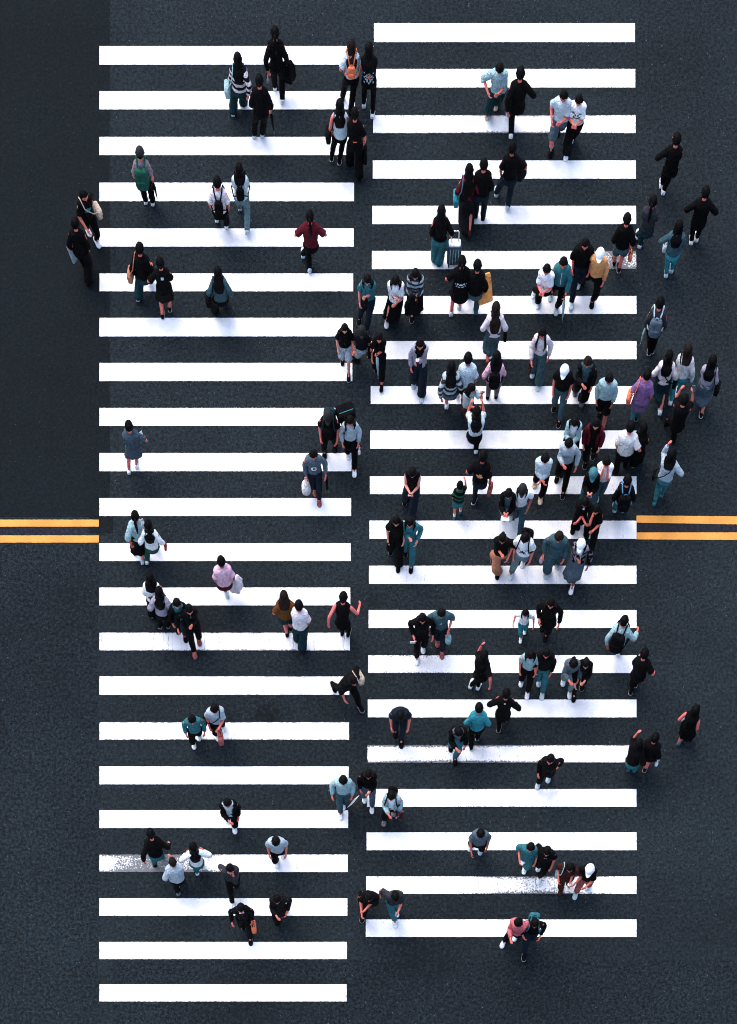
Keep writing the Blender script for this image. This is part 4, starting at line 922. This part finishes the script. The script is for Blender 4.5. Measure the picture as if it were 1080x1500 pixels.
# middle left
P(481,606,475,674,185,"black tee and trousers with black cap and teal pack",'k:tee','k:slim','long','k',hat='k',arms='dn dn',acc=[('backpack','L','dt',"dark teal backpack behind the black cap")],h=1.68,hp=20)
P(513,615,511,672,180,"pale grey sweater and white shoe, holding white and orange things",'lg:long','k:trousers','mid','w',arms='dn dn',acc=[('box_bag','L','k',"black square case with teal trim slung behind a grey sweater"),('handbag','L','ow',"cream and orange bag below the pale grey sweater",.55)],h=1.6,hp=15,tone=0)
P(459,664,462,725,178,"blue-grey sweater with white ring print and red shoes",'g:long','n:trousers','short','o',arms='hd dn',acc=[('plastic_bag','R','ow',"cream and teal shopping bag held by the ring-print sweater",1.0),('tote_bag','L','k',"dark brown bag at the side of the ring-print sweater",.6)],h=1.62,hp=20,tone=3,fit=1.1,prints=[('front','w',.72,.022,CEE)])
P(189,625,188,696,355,"loose blue-grey dress with bare red legs alone",'k2:dress','hem:.36','bun','w',arms='fa hp',acc=[('fan','R','w',"white hand fan held by the loose blue-grey dress",(.05,.004,.10),-10,40)],h=1.6,fit=1.2,g=.1,tone=3,hem=.45)
P(198,757,196,815,0,"pale teal blouse, ponytail and long black skirt",'lt:half','k:midi','pony','lt',arms='bk pk',acc=[('shoulder_bag','R','pk',"pale pink bag between the teal blouse and white top",.8)],h=1.58,fit=1.08)
P(217,768,214,829,2,"white top, long hair and bottle-green trousers",'w:long','gr:trousers','long','w',arms='pk hd',acc=[('handbag','R','rr',"white and red pouch beside bottle-green trousers",.5)],h=1.58,sp=(228,804))
P(324,821,334,878,350,"pink tee and red-brown bare legs with pale socks",'pk:tee','r:shorts','short','lt',arms='dn bg',acc=[('jacket_over_arm','R','pw',"pale lilac cloth over the arm of the pink tee")],h=1.62,fit=1.25,sock='w',tone=2,sp=(325,864))
P(220,848,223,906,5,"white tee with teal print on the back",'w:tee','k:wide','mid','w',arms='dn pk',h=1.6,fit=1.12,prints=[('back','dt',.70,.035,BLOB)],g=.08)
P(233,868,235,922,5,"lilac-grey top, long hair and black trousers",'lil:half','k:trousers','long','k',arms='pk ou',h=1.6,g=.1)
P(259,882,262,930,172,"black suit over a teal shirt",'k:opencoat:t','n:trousers','short','k',arms='dn dn',h=1.62,hp=15,sp=(273,942))
P(277,891,287,966,168,"black blazer and long black trousers with hand on chest",'k:long','k:trousers','short','bk',arms='ch ou',h=1.66,hp=16,prints=[('front','t',.82,.02,["#","#","#"])])
P(416,874,421,935,0,"mustard-brown tee, dark teal shorts and bare legs",'mus:tee','dt:shorts','mid','k',arms='pk hp',h=1.62,tone=3,hc='b',fit=1.12,g=.12)
P(438,888,443,957,358,"white tee and dark green trousers with hand on the head",'pw:tee','dt:wide','short','br',arms='fa dn',h=1.66,fit=1.12,g=.1,tone=3)
P(503,875,501,933,10,"black sleeveless top and black trousers, bare arms flung wide",'k:tank','k:slim','low','k',arms='bb fl',h=1.66,tone=3,lean=12,g=.12)
P(516,992,532,1045,150,"black clothes in a huge stride with a cream bag",'k:half','k:trousers','short','k',arms='bb dn',acc=[('shoulder_bag','L','be',"cream bag swinging from the striding walker in the gap",1.1)],h=1.70,sp=(487,1006),hp=22,fit=1.35,lean=20)
P(281,1050,285,1098,175,"teal jacket, black trousers and white shoes arm in arm",'t:long','k:trousers','short','w',arms='bg bg',h=1.6,hp=25,sp=(292,1086))
P(314,1035,320,1086,172,"pale grey-teal shirt with dark strap carrying a red-brown bag",'lg:tee','k:trousers','short','w',arms='ph dn',acc=[('handbag','L','bk',"red-brown leather handbag by the pale grey-teal shirt",1.15),('crossbody_bag','R','k',"thin black strap bag across the pale grey-teal shirt",.6)],h=1.68,hp=22,fit=1.12,tone=3)
P(333,1173,345,1222,172,"black jacket open over a white shirt alone",'k:jacket:lb','k:trousers','short','w',arms='dn ph',h=1.66,hp=18,mask=True,fit=1.1,tone=3)
P(221,1222,228,1271,350,"black jacket and teal jeans with arms swinging wide",'k:long','t:trousers','low','k',arms='bb ou',h=1.64,fit=1.12,lean=10,hp=25)
P(283,1241,290,1283,350,"white jacket, long black hair and teal trousers",'w:long','t:trousers','long','w',arms='hp hp',h=1.6)
P(253,1263,262,1312,350,"pale grey hoodie and black trousers",'lg:long','k:trousers','under','g',hc='b',arms='pk ch',h=1.66,fit=1.2)
P(337,1271,345,1299,175,"charcoal jacket and white face mask raising one hand",'dk:long','k:trousers','short','w',arms='fa bk',h=1.64,hp=10,mask=True,fit=1.1)
P(404,1228,406,1272,178,"pale blue-grey tee and black trousers with arms swinging",'lg:tee','k:trousers','short','w',arms='dn dn',h=1.66,fit=1.12,hp=35,tone=0)
P(353,1329,357,1360,175,"black jacket with white collar and orange bag",'k:long','k:trousers','short','k',arms='dn hd',acc=[('shopping_bag','L','o',"orange shopping bag held by the white-collared jacket",.8)],h=1.66,hp=12,tone=3,prints=[('front','w',.835,.018,["##..##"]),('front','rr',.80,.018,["#","#"])])
P(406,1314,406,1356,180,"dark coat and black trousers, lowest on the left crossing",'kk:coat','k:trousers','short','k',arms='pk ph',h=1.66,hp=20,tone=0,fit=1.1)
# lower centre
P(503,1141,503,1184,180,"pale teal top and matching trousers holding a white sheet",'lt:long','mt:trousers','short','w',arms='dn hd',acc=[('sheet_of_paper','L','w',"white sheet of card held between two walkers in the gap",(.13,.006,.20),-20,50)],h=1.66,hp=22,fit=1.15)
P(540,1132,534,1174,182,"black sweater and grey shorts-like trousers with white shoes",'k:long','g:trousers','mid','w',arms='ph dn',h=1.62,hp=20,fit=1.12,tone=0)
P(574,1163,562,1211,188,"pale teal open shirt holding a dark flower bouquet",'lt:jacket:w','k:trousers','short','mv',arms='dn ph',acc=[('bouquet','L','br',"dark red flower bouquet held in front of the pale teal shirt"),('backpack','L','k',"black backpack worn by the bouquet holder",.8)],h=1.66,hp=20,tone=3)
P(542,1309,530,1352,190,"black tee bending forward, hand almost at the knee",'k:tee','k:trousers','short','k',arms='fo fw',h=1.68,lean=10,hp=20,fit=1.15,sp=(519,1318),tone=0)
P(579,1309,580,1360,170,"dark green-black tee and blue jeans, lowest beside the gap",'dk:tee','t:trousers','short','w',arms='ph bb',h=1.66,lean=8,hp=35,fit=1.12,tone=0)
# lower right
P(619,904,620,955,178,"black hooded jacket holding a white paper",'k:long','k:trousers','mid','w',arms='hd pk',acc=[('sheet_of_paper','R','w',"white paper held low by the black hooded jacket",(.06,.006,.11),-20)],h=1.64,hp=18,fit=1.1,tone=0)
P(647,895,641,949,182,"grey-teal tee and dark trousers with white bag, facing camera",'mt:half','n:trousers','short','o',arms='pk hd',acc=[('plastic_bag','L','lt',"white and teal bag held by the grey-teal tee",.7)],h=1.66,hp=28,fit=1.15,prints=[('front','w',.74,.02,[".#","##"])])
P(770,897,762,943,188,"small child in white top and bright teal jeans",'w:tee','bt:slim','mid','w',arms='ou ou',h=1.15,hp=15,tone=3)
P(808,881,798,941,190,"long black coat and hood leading the child in teal jeans",'k:coat','k:slim','mid','k',arms='hd pk',h=1.66,hp=14,tone=0,fit=1.1)
P(709,960,699,1012,20,"black tee and trousers holding a phone up high, white shoes",'k:tee','k:slim','mid','w',arms='up bb',acc=[('phone','L','k',"black phone held up high in the middle of the right crossing")],h=1.64,sp=(688,1010),tone=3)
P(778,957,763,1004,188,"pale teal tee and black trousers beside the large black coat",'lt:tee','k:trousers','mid','w',arms='dn dn',h=1.6,hp=25,tone=0)
P(801,955,789,1004,188,"large black jacket and teal jeans",'k:long','t:trousers','mid','lt',arms='dn pk',h=1.66,hp=16,fit=1.2,tone=0)
P(841,968,834,1024,185,"blue-grey denim jacket and jeans leaning forward",'g:long','lj:trousers','pony','w',arms='dn ph',h=1.66,hp=35,lean=12,fit=1.1,tone=0)
P(859,969,852,1010,185,"black jacket with one arm reaching down, right of denim jacket",'k:long','k:slim','low','k',arms='ph fw',h=1.64,hp=20,lean=14,tone=1)
P(587,1041,588,1097,180,"navy tee with pale print and dark jeans, head bowed",'n:tee','n:slim','short','k',arms='dn dn',h=1.70,lean=20,hp=50,fit=1.15,prints=[('front','lg',.80,.02,["#.#.#","##.##"])],tone=0)
P(702,1038,699,1086,0,"bright teal shirt and black trousers",'bt:long','k:trousers','short','k',arms='hd pk',h=1.62,fit=1.15,tone=0)
P(742,1016,730,1074,8,"black suit jacket with pale collar seen from behind",'k:coat','k:slim','short','k',arms='hp hp',h=1.66,hem=.44,prints=[('back','lg',.835,.02,["##"])])
P(672,1068,667,1122,178,"black jacket over grey shirt and teal jeans",'k:jacket:g','t:trousers','short','k',arms='dn ph',h=1.66,hp=35,lean=12,fit=1.15,yaw=-30)
P(915,908,904,963,20,"pale teal shirt under a black backpack at crossing's right edge",'lt:long','dt:trousers','short','w',arms='bk fl',acc=[('backpack','L','k',"black backpack at the right edge of the crossing",1.15)],h=1.66,fit=1.15,sp=(897,938),lean=8)
P(944,959,923,1019,12,"black tee and black trousers stepping off the stripes, arm out",'k:tee','k:slim','short','k',arms='ph ou',h=1.68,hp=20,fit=1.1,tone=3,acc=[('umbrella','L','k',"folded black umbrella pointing at the stripes' right end")],sp=(930,1008))
P(1019,1040,992,1093,30,"black sleeveless top under very long black hair, far right",'k:tank','k:midi','vlong','g',arms='pk dn',h=1.62,tone=3,acc=[('handbag','L','lt',"pale blue bag under the arm at far lower right",.6)])
P(936,1090,919,1131,25,"black top and teal trousers beside the stripe end",'k:half','t:trousers','mid','t',arms='up pk',h=1.62,g=.15,fit=1.1)
P(960,1080,943,1132,20,"black dress-like top with one bare red leg",'k:long','k:mini','bun','k',arms='fw bg',acc=[('handbag','R','w',"white bag beside the bare red leg",.6)],h=1.64,fit=1.2,g=.2,tone=3)
P(807,1110,786,1157,197,"black long top with black-and-white sneakers, long stride",'k:long','k:slim','short','lt',arms='bk dn',h=1.68,hp=12,fit=1.12,tone=0)
P(705,1217,703,1253,185,"grey polo shirt and black trousers",'g:tee','k:trousers','short','lt',arms='dn fw',h=1.66,hp=30,fit=1.1,tone=2,sp=(688,1248),prints=[('front','mag',.80,.02,["#"])])
P(778,1239,767,1281,190,"dark teal romper suit and white shoes",'t:half','t:trousers','short','w',arms='dn pk',h=1.62,hp=14,fit=1.1,tone=0)
P(802,1245,788,1296,192,"black jacket and trousers right of the teal romper",'k:tee','k:trousers','short','w',arms='dn bk',h=1.68,hp=18,fit=1.12,prints=[('front','lg',.80,.02,["#.#"])],tone=0)
P(836,1268,820,1312,192,"dark brown top with pale sleeve and dark brown trousers",'br:half','br:trousers','mid','br',arms='hp pk',h=1.62,hp=18,tone=0,acc=[('shoulder_bag','R','lt',"pale bag on the arm of the dark brown top",.6)])
P(865,1271,841,1318,197,"white cap, black tee and brownish pink trousers",'k:tee','bk:trousers','under','lt',hat='w',arms='ph fl',h=1.66,hp=22,tone=0,acc=[('drink_cup','R','o',"orange drink held by the lowest white cap")])
P(760,1350,732,1388,205,"salmon red shirt and black trousers stretching one leg left",'mag:long','k:trousers','short','w',arms='bb ph',h=1.68,hp=18,fit=1.15,tone=0)
P(784,1350,775,1374,185,"black top, lowest person on the right crossing",'k:long','n:trousers','mid','k',arms='pk hp',h=1.62,hp=18,acc=[('backpack','L','t',"teal backpack on the lowest person at right",.9)],tone=0)

for _i, _q in enumerate(PEOPLE): _c = make_person(_q, _i); [accessory(_c, a) for a in _q['acc']]
finish_bodies()
_seen = {}
for o in C.objects:
    if 'label' in o.keys():
        n_ = len(o['label'].split())
        if n_ > 16 or n_ < 4: print('LABEL LENGTH', n_, o['label'])
        if o['label'] in _seen: print('DUP', o['label'])
        _seen[o['label']] = 1
print('people', len(PEOPLE))
